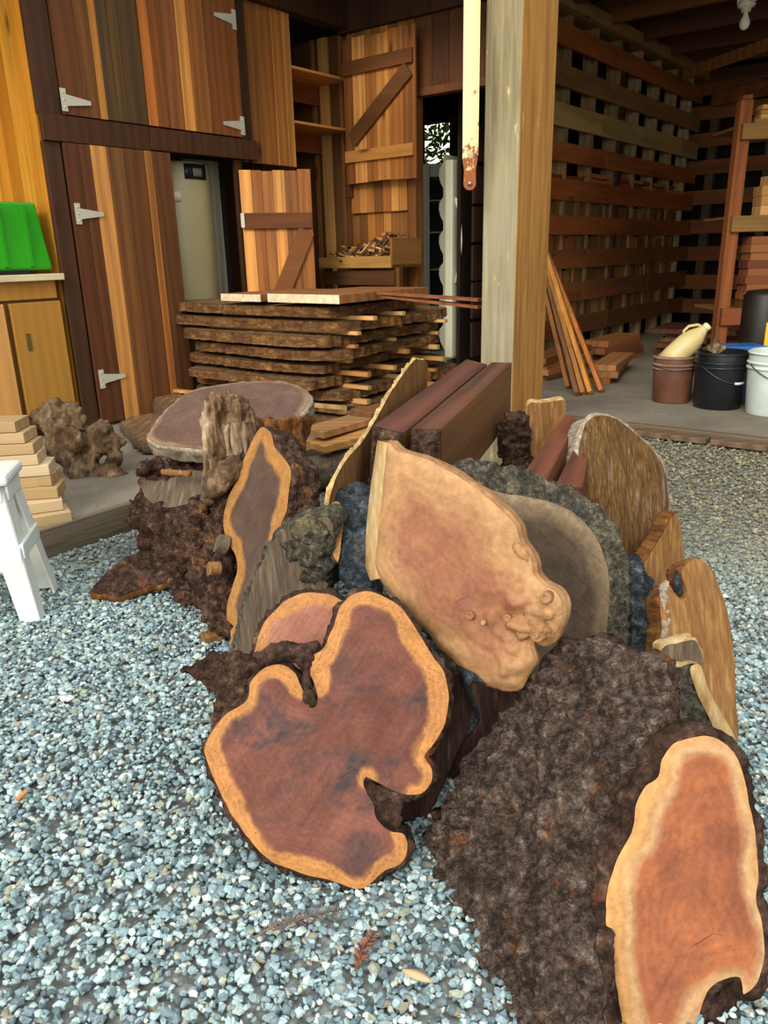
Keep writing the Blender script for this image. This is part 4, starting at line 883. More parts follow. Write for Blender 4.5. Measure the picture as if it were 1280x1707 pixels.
# ------------------------------------------------------------------ lumber pile, stool
pale = ['c4a67a', 'd0b68c', 'b59668', 'bea070', 'd6c09a']
def brd(c, L, wd, h, rot, tint, label, group, name='board_offcut'):
    m = MB(); m.box((-L, 0, 0), (0, wd, h), lin(tint)); return tag(m.build(name, M_PX, M=TR(c) @ Matrix.Rotation(rot, 4, 'Z'), bevel=.002), label, 'board', group)
ordn = ['bottom', 'second', 'third', 'fourth', 'fifth', 'sixth', 'seventh', 'eighth', 'top']
base = Q(104, 866, z=.1)
px_r = [(92,135), (85,122), (75,103), (72,107)]
for k in range(4):
    zc = .1+k*.042; c = P([106, 96, 92, 72][k], 866, y=2.86); c = Vector((c.x, 2.80+.02*k, zc))
    brd(c+Vector((.06-.012*k, 0, 0)), .30, .13, .040, [.52, .42, .15, .30][k], pale[k], '%s board of the short pile behind the white stool' % ordn[k], 'boards in the short pile')
for k in range(9):
    c = Vector((-1.29-.022*max(0, k-4)+rs.uniform(-.01, .01), 2.86, .1+k*.0425))
    brd(c, .45, .14, .040, .12+rs.uniform(-.12, .12), pale[(k*2+1) % 5], '%s board of the taller pale lumber pile at the left frame edge' % (ordn[k] if k < 8 else 'top'), 'boards in the tall left pile')
M_STOOL = m_plain('white_plastic', 'd3d8d4', .45, dirt='c2bda8')
fr_ = P(70, 1036, z=0); fb_ = P(92, 990, z=0); fwd2 = (fb_-fr_).normalized(); lf = Vector((-fwd2.y, fwd2.x, 0)); 
dep = .27; wid = .36; hS = .46; inx = .055
Ms = Matrix(((-lf.x, fwd2.x, 0, fr_.x), (-lf.y, fwd2.y, 0, fr_.y), (0, 0, 1, 0), (0, 0, 0, 1)))     # local x right, y back, origin at right front foot
st = thing('step_stool', 'white plastic step stool standing at the left edge of the picture', 'stool', Ms)
m = MB(); M_ = lambda x, y, z: (x, y, z)
m.prism([(-wid+inx-.02, inx-.02), (-inx+.02, inx-.02), (-inx+.02, dep-inx+.02), (-wid+inx-.02, dep-inx+.02)], hS-.035, hS); m.build('seat', M_STOOL, st, bevel=.012)
for sx in (0, 1):
    for sy in (0, 1):
        q = MB(); X0 = 0 if sx == 0 else -wid; Y0 = 0 if sy == 0 else dep; s_x = -1 if sx == 0 else 1; s_y = 1 if sy == 0 else -1
        tx = X0+s_x*inx; ty = Y0+s_y*inx; T = hS-.03
        for (dx0, dy0, dx1, dy1) in ((.062, .006, .085, .008), (.008, .055, .010, .075)):
            vs = [(X0, Y0, 0), (X0+s_x*dx0, Y0, 0), (X0+s_x*dx0, Y0+s_y*dy0, 0), (X0, Y0+s_y*dy0, 0), (tx, ty, T), (tx+s_x*dx1, ty, T), (tx+s_x*dx1, ty+s_y*dy1, T), (tx, ty+s_y*dy1, T)]
            q.add(vs, [(0,3,2,1),(4,5,6,7),(0,1,5,4),(1,2,6,5),(2,3,7,6),(3,0,4,7)])
        q.build('leg', M_STOOL, st, bevel=.004)
for (p0, p1, zr, hh) in (((-.03, .028, 0), (-wid+.03, .028, 0), .20, .075), ((-.03, dep-.028, 0), (-wid+.03, dep-.028, 0), .20, .075), ((-.028, .03, 0), (-.028, dep-.03, 0), .22, .05), ((-wid+.028, .03, 0), (-wid+.028, dep-.03, 0), .22, .05),
      ((-.06, .05, 0), (-wid+.06, .05, 0), hS-.06, .05), ((-.05, .06, 0), (-.05, dep-.06, 0), hS-.06, .05)):
    q = MB(); q.beam((p0[0], p0[1], zr), (p1[0], p1[1], zr), .012, hh); q.build('rail', M_STOOL, st, bevel=.004)
# ------------------------------------------------------------------ counter, bin, water heater
zc = Q(112, 455, b=WB-.03).z; ca1 = AE-.01; ca0 = AE-2.2
ct = bthing('base_cabinet', 'tan base cabinet with sliding-looking doors under a pale counter top, left edge', 'cabinet', (ca1, WB, .1))
sh = (ca1, WB, .1); M_CAB = m_wood('tan_cabinet_board', 2, knots=False, contrast=.18, rough=.5)
m = MB(); m.box((ca0, WB+.02, .16), (ca1-.03, RB, zc-.04), lin('6a4a22')); m.box((ca0, WB+.06, .1), (ca1-.05, RB, .16), lin('3a2615')); m.box((ca0, WB, zc-.13), (ca1-.035, WB+.02, zc-.035), lin('a9823c')); m.build('body', M_CAB, ct, shift=sh, bevel=.002)
m = MB(); m.box((ca0, WB-.045, zc-.035), (ca1, RB, zc)); m.build('counter_top', m_plain('cream_laminate', 'd8c9a0', .45, dirt='b6a274'), ct, shift=sh, bevel=.004)
for k, (x0, x1) in enumerate(((10, 96), (-70, 0))):
    zz1 = zc-.145; zz0 = .24 if k == 0 else .20; q = MB(); A0, A1 = Q(x0, 488, b=WB).x, Q(x1, 488, b=WB).x
    q.box((A0, WB-.015, zz0), (A1, WB+.012, zz1), lin(['a67c36', 'c99a58'][k])); d_ = q.build('door', M_CAB, ct, shift=sh, bevel=.004)
    if k == 0:
        q = MB(); ah, zh = Q(46, 570, b=WB).x, Q(46, 570, b=WB).z; q.box((ah-.012, WB-.02, zh-.045), (ah+.012, WB-.012, zh+.045)); q.build('finger_pull', m_plain('dull_brass', '6b5a34', .5, .4), d_, shift=sh)
gz0, gz1 = zc+.0, Q(70, 338, b=WB+.02).z; ga1 = Q(87, 445, b=WB-.0).x
gb_ = bthing('storage_bin', 'bright green plastic bin upside down on the pale counter top', 'bin', (ga1, WB, gz0)); sh = (ga1, WB, gz0)
M_GRN = m_plain('green_plastic', '2f961a', .35, dirt='26860f', dscale=3)
m = MB(); w0, w1 = ga1, ga1-.03
def frus(m, a0, a1, b0, b1, z0, z1, ins, tint=(1,1,1)):
    m.add([(a0,b0,z0),(a1,b0,z0),(a1,b1,z0),(a0,b1,z0),(a0+ins,b0+ins,z1),(a1-ins,b0+ins,z1),(a1-ins,b1-ins,z1),(a0+ins,b1-ins,z1)], [(0,3,2,1),(4,5,6,7),(0,1,5,4),(1,2,6,5),(2,3,7,6),(3,0,4,7)], tint)
frus(m, ga1-.75, ga1, WB-.01, WB+.45, gz0+.02, gz1, .03); m.build('tub', M_GRN, gb_, shift=sh, bevel=.012)
m = MB()
for q in range(5): frus(m, ga1-.12-.14*q-.008, ga1-.12-.14*q+.008, WB-.018, WB+.1, gz0+.05, gz1-.02, .0)
for q in range(5): m.beam((ga1-.12-.14*q, WB-.014, gz0+.04), (ga1-.12-.14*q, WB+.014, gz1-.02), .02, .012, up=(0, 1, 0))
m.build('rib', M_GRN, gb_, shift=sh)
m = MB(); m.box((ga1-.75, WB-.02, gz0), (ga1-.14, WB+.46, gz0+.022)); m.build('black_lid_edge', m_plain('black_plastic', '1a1c1c', .4), gb_, shift=sh, bevel=.003)
hc = Q(300, 400, b=WB+.30); hr = .23
M_HEAT = m_plain('heater_enamel', 'a89c74', .35, dirt='978c62', dscale=2)
hz1 = Q(316, 268, b=WB+.1).z
ht = bthing('water_heater', 'tall cream water heater cylinder standing in the open closet', 'water heater', (hc.x, hc.y, .1))
m = MB(); m.lathe([(hr-.02, 0), (hr, .01), (hr, hz1-.13), (hr-.015, hz1-.105), (.02, hz1-.095)], 48); m.build('tank', M_HEAT, ht)
def wrap(z0, z1, t0, t1, r, name, mat):
    q = MB(); n_ = 8; vs = []
    for i in range(n_+1):
        t = t0+(t1-t0)*i/n_
        for zz in (z0, z1): vs.append((r*math.cos(t), r*math.sin(t), zz))
    q.add(vs, [(2*i, 2*i+2, 2*i+3, 2*i+1) for i in range(n_)], smooth=True); o = q.build(name, mat, ht)
    so = o.modifiers.new('s', 'SOLIDIFY'); so.thickness = .004; so.offset = 1; return o
cdir = math.atan2(-hc.y, -hc.x)
wrap(hz1-.21, hz1-.12, cdir+.30, cdir+1.05, hr+.002, 'control_panel', m_plain('black_label', '191a1c', .4))
wrap(hz1-.195, hz1-.145, cdir+.55, cdir+.85, hr+.006, 'grey_display', m_plain('grey_label', '77736a', .5))
wrap(hz1-.345, hz1-.285, cdir-.05, cdir+.14, hr+.002, 'sticker', m_plain('yellowed_paper', 'd8d2b2', .7))
# ------------------------------------------------------------------ cupboard shelves, stick bin
a1s = BA-.01; a0s = aw(484, 160)+.02
for k, (p, lab) in enumerate(((zw(484, 108), 'upper open cupboard shelf board with red-brown batten under it'), (zw(490, 200), 'lower open cupboard shelf board with red-brown batten under it'))):
    t = bthing('cupboard_shelf', lab, 'shelf', (a0s, WB, p), 'open cupboard shelves'); sh = (a0s, WB, p)
    m = MB(); m.box((a0s+.004, WB+.0, p-.018), (a1s+.02, WB+.60, p), lin('c8914e')); m.build('shelf_board', M_WX, t, shift=sh, bevel=.002)
    m = MB(); m.box((a0s+.004, WB+.30, p-.15), (a1s+.02, WB+.32, p-.02), lin('7a3e1c')); m.build('batten', M_WX, t, shift=sh)
ba = BA-.42
bz0, bz1 = Q(590, 447, a=ba).z, Q(590, 428, a=ba).z; bb0, bb1 = Q(651, 430, a=ba).y, Q(531, 430, a=ba).y
t = bthing('scrap_shelf_box', 'shallow wooden shelf box under the open cupboard, filled with wood scraps', 'box', (ba, bb0, bz0)); sh = (ba, bb0, bz0)
m = MB(); m.box((ba, bb0, bz0), (ba+.02, bb1, bz1), lin('9b7a3e')); m.build('front_board', M_WY, t, shift=sh, bevel=.002)
m = MB(); m.box((ba+.02, bb0, bz0), (BA-.04, bb1, bz0+.02), lin('7a5428')); m.build('bottom_board', M_WY, t, shift=sh)
m = MB(); m.box((ba+.02, bb0, bz0), (BA-.04, bb0+.02, bz1+.12), lin('7a5428')); m.build('side_board', M_WX, t, shift=sh)
m = MB(); m.box((ba+.06, bb0-.03, .1), (ba+.10, bb0+.03, bz0), lin('5c3a1c')); m.build('support_leg', M_WZ, t, shift=sh); m = MB(); m.box((ba+.06, bb1-.05, .1), (ba+.10, bb1, bz0), lin('5c3a1c')); m.build('support_leg', M_WZ, t, shift=sh)
m = MB(); m.box((ba+.04, bb0, bz0-.12), (ba+.06, bb1, bz0-.02), lin('4e3016')); m.build('apron', M_WY, t, shift=sh)
m = MB(); rz = random.Random(5)
for i in range(380):
    a_ = rz.uniform(ba+.03, BA-.08); b_ = rz.uniform(bb0+.04, bb1-.04); hmax = bz1+.02+.10*(a_-ba)/.3+.04*math.sin(b_*9); zz = rz.uniform(bz0+.03, hmax)
    d = Vector((rz.gauss(0, 1), rz.gauss(0, 1), rz.gauss(0, .35))).normalized()*rz.uniform(.02, .055); c = Vector((a_, b_, zz))
    m.beam(c-d, c+d, rz.uniform(.012, .028), rz.uniform(.008, .02), (.1, .2, 1), lin(rz.choice(['8a6236', 'a87c46', '6e4a28', '5a3a20', 'bf9458', '4a2f1a'])))
tag(m.build('wood_scraps', M_WX, M=MB4 @ TR((0, 0, 0))), 'heap of small wood scraps filling the shelf box', 'scraps', kind='stuff')
# ------------------------------------------------------------------ fridge in the far room
M_FR = m_plain('fridge_enamel', 'c9c8ae', .35, dirt='b9b89a', dscale=2); M_FRD = m_plain('fridge_inner_liner', 'a8a78f', .4); M_DK = m_plain('dark_interior', '2a2d28', .6)
fy = 6.85; fx0 = P(697, 440, y=fy).x; fx1 = .93; fz1 = P(710, 273, y=fy).z
t = thing('refrigerator', 'old cream refrigerator with its door swung open in the far room', 'refrigerator', TR((fx0, fy, .1))); o3 = Vector((fx0, fy, .1))
m = MB(); q = .10
m.box((0, 0, 0), (q, .6, fz1-.1)); m.box((fx1-fx0-q, 0, 0), (fx1-fx0, .6, fz1-.1)); m.box((q, 0, fz1-.1-q), (fx1-fx0-q, .6, fz1-.1)); m.box((q, 0, 0), (fx1-fx0-q, .6, .12)); m.build('cabinet_shell', M_FR, t, bevel=.006)
m = MB(); m.box((q, .5, .12), (fx1-fx0-q, .58, fz1-.1-q)); m.build('inner_back', M_DK, t)
for zz in (.5, .8, 1.1, 1.35): m = MB(); m.box((q, .05, zz), (fx1-fx0-q, .5, zz+.012)); m.build('inner_shelf', M_FRD, t)
hp = Vector((fx1-.005, fy-.02)); fp = Vector((P(747, 440, y=6.32).x, 6.32)); dd = hp-fp; L = dd.length; an = math.atan2(dd.y, dd.x)
Md = TR((fp.x-fx0, fp.y-fy, 0)) @ Matrix.Rotation(an, 4, 'Z')          # local x: free edge -> hinge, +y: inner side (left), -y outer face
fz2 = P(747, 266, y=6.32).z-.1
def addM(mb_, name, mat, par, bevel=0):
    mb_.v = [tuple(Md @ Vector(v)) for v in mb_.v]; return mb_.build(name, mat, par, bevel=bevel)
m = MB(); m.box((0, -.035, .13), (L, .035, fz2)); dr_ = addM(m, 'door', M_FR, t, .012)
# scalloped inner liner
prof = []; zz = .25
pts = [(.0, .16)]
k = 0
while zz < fz2-.08:
    pts += [(.055, zz), (.07, zz+.05), (.065, zz+.10), (.03, zz+.14), (.03, zz+.20)]; zz += .24
pts += [(.0, fz2-.06)]
m = MB(); n_ = len(pts); vs = [(.03, .035+y, z) for y, z in pts]+[(L-.04, .035+y, z) for y, z in pts]
m.add(vs, [tuple(range(n_)), tuple(range(n_, 2*n_))[::-1]]+[(i, n_+i, n_+(i+1) % n_, (i+1) % n_) for i in range(n_)]); addM(m, 'door_liner', M_FRD, dr_)
m = MB(); hz_ = [P(757, y, y=6.32).z-.1 for y in (472, 440, 400, 360, 330)]
m.tube([(.05, -.036, hz_[0]), (.05, -.075, hz_[1]), (.05, -.085, hz_[2]), (.05, -.075, hz_[3]), (.05, -.036, hz_[4])], .011, 8); addM(m, 'handle', m_plain('white_trim', 'dedcc8', .35), dr_)
m = MB(); m.box((.02, -.03, .02), (L-.02, .02, .11)); addM(m, 'kick_grille', M_DK, t)
# shrub outside the far window
rl = random.Random(11); m = MB()
cw = MB4 @ Vector((RA+1.6, (wy0+wy1)/2, (wz0+wz1)/2))
for i in range(5200):
    p = cw+Vector((rl.gauss(0, .6), rl.gauss(0, .3), rl.gauss(0, .6))); a_ = Vector((rl.gauss(0, 1), rl.gauss(0, 1), rl.gauss(0, 1))).normalized(); b_ = a_.orthogonal().normalized(); s_ = rl.uniform(.04, .075)
    m.add([p-a_*s_, p+b_*s_*.5, p+a_*s_, p-b_*s_*.5], [(0,1,2,3)], lin(rl.choice(['7c9a2e', 'a5b840', '5d7a24', 'c4cf5a', '8fae3a'])))
n = NT('leaf_green'); n.fin(n.attr('tint'), .6); n.b.inputs['Subsurface Weight'].default_value = 0
fo = MB(); t = thing('shrub', 'sunlit green shrub outside the small far window', 'shrub', TR((cw.x, cw.y, 0)))
sh = (cw.x, cw.y, 0); m.build('foliage', n.mat, t, shift=sh)['kind'] = 'stuff'
fo.tube([(0, 0, 0), (.05, .02, .9), (-.05, 0, 1.8)], [.05, .04, .02]); fo.build('stem', M_GREYBR, t)
# ------------------------------------------------------------------ leaning boards and lumber on the floor, right bay
for k, (bx, by, tx, ty_, d0, d1, col) in enumerate(((1003,655, 915,428, 5.28, 6.0, 'a8672e'), (984,660, 912,425, 5.22, 5.95, 'b98038'), (972,662, 909,430, 5.2, 5.98, '9c6a34'), (962,662, 908,450, 5.18, 6.02, '70502e'), (948,640, 905,470, 5.45, 6.05, '8a5c30'))):
    p0 = P(bx, by, y=d0); p0.z = .115; p1 = P(tx, ty_, y=d1); m = MB(); m.beam((0, 0, 0), (p1-p0)*1.03, .05, .03, (.8, -.6, 0), lin(col))
    tag(m.build('leaning_board', M_WZ, M=TR(p0), bevel=.002), '%s of the narrow boards leaning in a bundle behind the post' % ('rightmost', 'second from right', 'middle', 'second from left', 'leftmost')[k], 'board', 'boards leaning behind the post')
rr = random.Random(8)
def pile(c, n_, L, wd, h, rot, cols, lab, grp, spread=.03, mat=None, name='floor_board'):
    for k in range(n_):
        m = MB(); Lk = L*rr.uniform(.85, 1.1); m.box((-Lk/2, -wd/2, 0), (Lk/2, wd/2, h), lin(rr.choice(cols)))
        o = m.build(name, mat or M_WX, M=MB4 @ TR((c[0]+rr.uniform(-spread, spread), c[1]+rr.uniform(-spread, spread), .1+k*(h+.001))) @ Matrix.Rotation(rot+rr.uniform(-.06, .06), 4, 'Z'), bevel=.002)
        tag(o, '%s board in the %s' % (('bottom', 'second', 'third', 'fourth', 'fifth', 'sixth', 'seventh')[k] if k < n_-1 else 'topmost', lab), 'board', grp)
cl = ['8a6038', '9c7044', '7a4f2c', 'a97c4c']
pile((5.75, 2.70), 4, .9, .20, .045, 0, cl, 'low pile just behind the leaning boards', 'low pile behind the leaning boards')
pile((5.85, 2.30), 3, .8, .18, .045, .25, cl, 'low pile right of the leaning boards', 'low pile right of the leaning boards')
pile((6.7, 2.62), 4, .8, .22, .05, 0, ['7a5030', '8c5f38', '69442a'], 'pile along the slatted wall', 'pile along the slatted wall')
pile((7.55, 2.25), 6, .8, .40, .04, .1, ['4e3022', '5e3c28', '6c452c'], 'dark slab pile behind the brown bucket', 'dark pile behind the brown bucket', .06)
pile((8.3, 1.95), 5, .9, .40, .045, -.1, ['5e3a2a', '6e4630', '4e3022'], 'dark pile nearest the far wall', 'dark pile nearest the far wall', .06)
# ------------------------------------------------------------------ buckets
M_WIRE = m_plain('bucket_wire', '5d5a54', .4, .8)
def bucket(label, pxc, ybase, wpx, ytop, mat, rimmat, open_=True):
    f_ = P(pxc, ybase, z=.1); r_ = wpx*f_.y/1290/2; c = Vector((f_.x*(1+r_/f_.y), f_.y+r_, .1))
    h = P(pxc, ytop, y=c.y).z-.1; t = thing('bucket', label, 'bucket', TR(c), 'buckets on the slab edge')
    m = MB(); m.lathe([(r_*.88, 0), (r_*.9, .004), (r_*.985, h*.72), (r_*.985, h-.01), (r_*.97, h), (r_*.93, h), (r_*.86, .02), (.01, .018)], 40); m.build('pail', mat, t)
    for zf in (.74, .82, .97): q = MB(); q.lathe([(r_*.975, h*zf-.008), (r_*1.035, h*zf-.006), (r_*1.035, h*zf+.004), (r_*.975, h*zf+.006)], 40, cap=False); q.build('rim_band', rimmat, t)
    return t, c, r_, h
tB1, cB1, rB1, hB1 = bucket('small brown paint-stained bucket with a beige jug in it', 1117, 675, 68, 592, m_plain('brown_bucket', '5a3626', .5, dirt='7a5040'), m_plain('brown_bucket_rim', '6e4a3a', .5, dirt='a99a88'))
tB2, cB2, rB2, hB2 = bucket('black plastic bucket between the brown and the white one', 1193, 686, 86, 585, m_plain('black_bucket', '17191c', .35), m_plain('black_bucket_rim', '1d2023', .35))
tB3, cB3, rB3, hB3 = bucket('white plastic bucket at the right frame edge', 1285, 698, 98, 584, m_plain('white_bucket', 'd3dcd6', .4, dirt='aebfb6'), m_plain('white_bucket_rim', 'dde4de', .4))
def bail(t, r, h, sag, a0, mat=M_WIRE, grip=False):
    pts = []
    for i in range(17):
        u = math.pi*i/16; pts.append((r*1.05*math.cos(u+a0), r*1.05*math.sin(u+a0), h*.8-sag*math.sin(u)))
    m = MB(); m.tube(pts, .0028, 6); o = m.build('wire_bail', mat, t)
    if grip: q = MB(); q.tube(pts[7:10], .008, 8); q.build('white_grip', M_STOOL, o)
bail(tB2, rB2, hB2, .11, math.pi+.35, grip=True); bail(tB3, rB3, hB3, .10, math.pi+.1); bail(tB1, rB1, hB1, .02, math.pi)
M_JUG = m_plain('beige_jug', 'd0bd86', .4, dirt='b89f62')
j0 = P(1128, 590, y=cB1.y); j1 = P(1180, 543, y=cB1.y-.02); ax = (j1-j0); Lj = ax.length; Mj = TR(j0) @ ax.to_track_quat('Z', 'X').to_matrix().to_4x4()
t = thing('plastic_jug', 'beige plastic jug lying tilted in the brown bucket, spout up to the right', 'jug', Mj)
m = MB(); m.lathe([(.01, -.10), (.072, -.09), (.076, -.02), (.075, Lj*.38), (.060, Lj*.62), (.036, Lj*.80), (.024, Lj*.90), (.022, Lj*.93)], 28); m.build('jug_body', M_JUG, t)
m = MB(); m.lathe([(.026, Lj*.90), (.027, Lj), (.022, Lj+.006), (.002, Lj+.006)], 20); m.build('cap', m_plain('cream_cap', 'ddd2a8', .4), t)
upv = Mj.to_3x3().inverted() @ Vector((-.5, 0, .85)); upv.z = 0; upv.normalize()
m = MB(); m.tube([upv*.058+Vector((0, 0, Lj*.42)), upv*.082+Vector((0, 0, Lj*.50)), upv*.082+Vector((0, 0, Lj*.66)), upv*.05+Vector((0, 0, Lj*.84)), upv*.02+Vector((0, 0, Lj*.88))], .0095, 8); m.build('handle', M_JUG, t)
c = P(1192, 582, y=cB2.y); bark_lump('rough_stone', 'rough speckled stone sitting in the top of the black bucket', 'stone', [([c+Vector((-.03, 0, -.02)), c+Vector((.0, 0, .025)), c+Vector((.035, 0, -.01))], [.045, .04, .04])], .006, M_DRIFTG, 30, .012)
m = MB(); m.lathe([(rB2*.90, -.008), (rB2*.92, 0), (.01, .002)], 30); tag(m.build('dark_soil', m_plain('dark_soil', '1a1612', .9), M=TR(cB2+Vector((0, 0, hB2-.045)))), 'dark fill inside the black bucket under the speckled stone', 'soil')
c = P(1225, 580, y=cB2.y+.25); m = MB(); m.box((-.09, -.06, -.03), (.09, .06, .012)); t = thing('blue_crate', 'blue plastic crate peeking out behind the black bucket', 'crate', TR((c.x, c.y, .1)))
m = MB(); hcr = c.z-.1+.02; frus(m, -.10, .14, -.08, .08, 0, hcr-.03, 0); m.build('crate_body', m_plain('blue_plastic', '1d4f8a', .4), t, bevel=.004)
m = MB(); m.box((-.12, -.10, hcr-.03), (.16, .10, hcr)); m.build('crate_rim', m_plain('light_blue_plastic', '2a65a8', .4), t, bevel=.006)
c = P(1268, 580, z=.1); c = Vector((P(1275, 500, y=5.15).x, 5.15, .1)); hT = P(1262, 482, y=5.15).z-.1
t = thing('black_drum', 'tall black container with yellow label behind the white bucket', 'container', TR(c)); m = MB(); m.lathe([(.12, 0), (.13, .01), (.13, hT-.04), (.11, hT-.01), (.02, hT)], 32); m.build('drum', m_plain('matte_black', '14120f', .5, dirt='2a1e14'), t)
q = MB(); vs = []
for i in range(9):
    th_ = -math.pi/2-.25+.9*i/8
    for zz in (hT-.36, hT-.20): vs.append((.1315*math.cos(th_), .1315*math.sin(th_), zz))
q.add(vs, [(2*i, 2*i+2, 2*i+3, 2*i+1) for i in range(8)], smooth=True); q.build('yellow_label', m_plain('yellow_paper', 'e0b522', .5), t)
# ------------------------------------------------------------------ rack on the right
ry = 5.95; t = thing('lumber_rack', 'red-brown upright lumber rack loaded with boards at the right frame edge', 'rack', TR((P(1210, 560, y=ry).x, ry, .1))); o3 = Vector((P(1210, 560, y=ry).x, ry, .1))
xr = P(1225, 360, y=ry).x-o3.x
hR = P(1247, 157, y=ry).z-.1
m = MB(); ypost = [(xr-.045, 0, 0), (xr+.045, 0, 0)]
m.box((xr-.045, 0, 0), (xr+.045, .09, hR-.03)); m.box((xr-.035, 0, hR-.03), (xr+.035, .09, hR)); m.build('upright', M_WZ, t, bevel=.008)
bpy.data.objects[t.children[0].name if t.children else 'upright'].data.color_attributes['tint'].data.foreach_set('color', np.tile(np.array([*lin('85502a'), 1], np.float32), len(t.children[0].data.loops)))
m = MB(); m.box((xr+1.2, 0, 0), (xr+1.29, .09, hR), lin('8f5226')); m.build('upright', M_WZ, t, bevel=.008)
zsh = []
for y0, y1 in ((205, 232), (359, 386), (513, 541)):
    za, zb = P(1262, y0, y=ry-.03).z-.1, P(1262, y1, y=ry-.03).z-.1; zsh.append(za)
    m = MB(); m.box((xr-.03, -.04, zb), (xr+1.3, 0, za), lin('8a6a34' if y0 < 500 else '7d4426')); m.build('shelf_rail', M_WX, t, bevel=.003)
    m = MB(); m.box((xr-.03, 0.0, za-.02), (xr+1.3, .5, za), lin('7a5a30')); m.build('shelf_board', M_WX, t)
    
rk = random.Random(21)
def rackstack(x0, z0, n_, h, L, wd, cols, lab, grp, dx=0):
    for k in range(n_):
        m = MB(); xx = x0+rk.uniform(-.02, .02)+dx*k; m.box((0, 0, 0), (L*rk.uniform(.9, 1.1), wd, h), lin(rk.choice(cols)))
        tag(m.build('rack_board', M_WX, M=TR((o3.x+xx, ry-.03+rk.uniform(0, .03), z0+k*(h+.001)+.101)), bevel=.002), '%s board in the %s' % (('bottom', 'second', 'third', 'fourth', 'fifth', 'sixth', 'seventh', 'eighth', 'ninth')[k] if k < n_-1 else 'topmost', lab), 'board', grp)
rackstack(P(1260, 200, y=ry).x-o3.x, zsh[0], 4, .028, .5, .12, ['b48a50', 'd0a566', '9a7440'], 'little stack on the top rack shelf', 'boards on the top rack shelf', .015)
rackstack(P(1264, 350, y=ry).x-o3.x, zsh[1], 4, .065, .5, .14, ['c8a468', 'b08a50'], 'block stack on the middle rack shelf', 'blocks on the middle rack shelf', .012)
rackstack(P(1236, 500, y=ry).x-o3.x, zsh[2], 9, .055, .5, .16, ['75472c', '855633', '683c26', '8f6038'], 'red-brown stack on the lowest rack shelf', 'boards on the lowest rack shelf', .004)
# bulb
bc = P(1244, 12, y=6.3); t = thing('ceiling_bulb', 'bare bulb in a porcelain holder under the rafters, top right', 'lamp', TR(bc))
m = MB(); m.lathe([(.055, .03), (.062, .015), (.055, 0), (.035, -.005), (.032, -.03)], 28); m.build('porcelain_holder', m_plain('porcelain', 'd8d2bc', .3), t)
m = MB(); m.lathe([(.016, -.03), (.018, -.05), (.034, -.085), (.036, -.105), (.028, -.13), (.010, -.142), (.001, -.143)], 24); m.build('bulb', m_plain('frosted_glass', 'e8e2c8', .25), t)
m = MB(); m.box((-.05, -.05, .03), (.05, .05, 2.85-bc.z if bc.z < 2.8 else .05)); m.build('mount_block', M_WZ, t)
# hanging painted steel strap
sy = 3.42; pS = P(783, 300, y=sy); ptop = 2.72
n = NT('rusty_cream_paint'); v = n.coord(rnd=False); s_ = n.noise(v, 26, 5, .7); sxyz = n.n('SeparateXYZ'); n.l(v, sxyz.inputs[0])
low = n.rf(sxyz.outputs['Z'], .0, .22, .30, .0); cc = n.mix(n.rf(n.math('ADD', s_, low), .60, .68), c4('d8cf98'), c4('8a4a20')); M_STRAP = n.fin(cc, .6, s_, .3, .002)
zb_ = P(783, 306, y=sy).z
t = thing('steel_strap', 'cream painted rusty steel strap hanging down in front of the timber post', 'strap', TR((pS.x, sy, zb_)))
m = MB(); wS = .031
poly = [(-wS, .09), (-wS, ptop-zb_), (wS, ptop-zb_), (wS, .09), (.024, .05)]+[(.026*math.cos(u), .026*math.sin(u)) for u in np.linspace(0, -math.pi, 10)]+[(-.024, .05)]
m.add([(x, 0, z) for x, z in poly]+[(x, .006, z) for x, z in poly], [tuple(range(len(poly)))[::-1], tuple(range(len(poly), 2*len(poly)))]+[(i, (i+1) % len(poly), (i+1) % len(poly)+len(poly), i+len(poly)) for i in range(len(poly))])
m.box((wS-.006, -.022, .10), (wS, 0, ptop-zb_)); m.build('strap_bar', M_STRAP, t, bevel=.001)
m = MB(); m.lathe([(.009, 0), (.009, .006), (.004, .008)], 16, M=Matrix.Rotation(math.pi/2, 4, 'X')); m.build('bolt', m_plain('bolt_steel', '8f8f86', .35, .8), t)
m = MB(); sb = Vector((pS.x, sy, 0)); m.box((sb.dot(AD)-.08, -2.5, 2.72), (sb.dot(AD)+.10, 4.2, 2.95), lin('5c4426')); struct(m, 'trim_4', M_WY)
# ledger boards at the outer foot of the slab edge (right)
for k, (x0, y0, x1, y1) in enumerate(((1062,712,1186,724), (1196,722,1290,732))):
    p0, p1 = (MB4 @ Vector((EA-.105, Q(x_, y_, z=.1).y, .078)) for x_, y_ in ((x0, y0), (x1, y1))); m = MB(); m.beam((0, 0, 0), p1-p0, .09, .03, tint=lin('6c5e4c')); tag(m.build('ground_board', M_OLDX, M=TR(p0), bevel=.004), ['weathered board on the gravel along the slab edge, below the black bucket', 'weathered board on the gravel along the slab edge, at the right frame edge'][k], 'board', 'boards on the gravel along the slab edge')
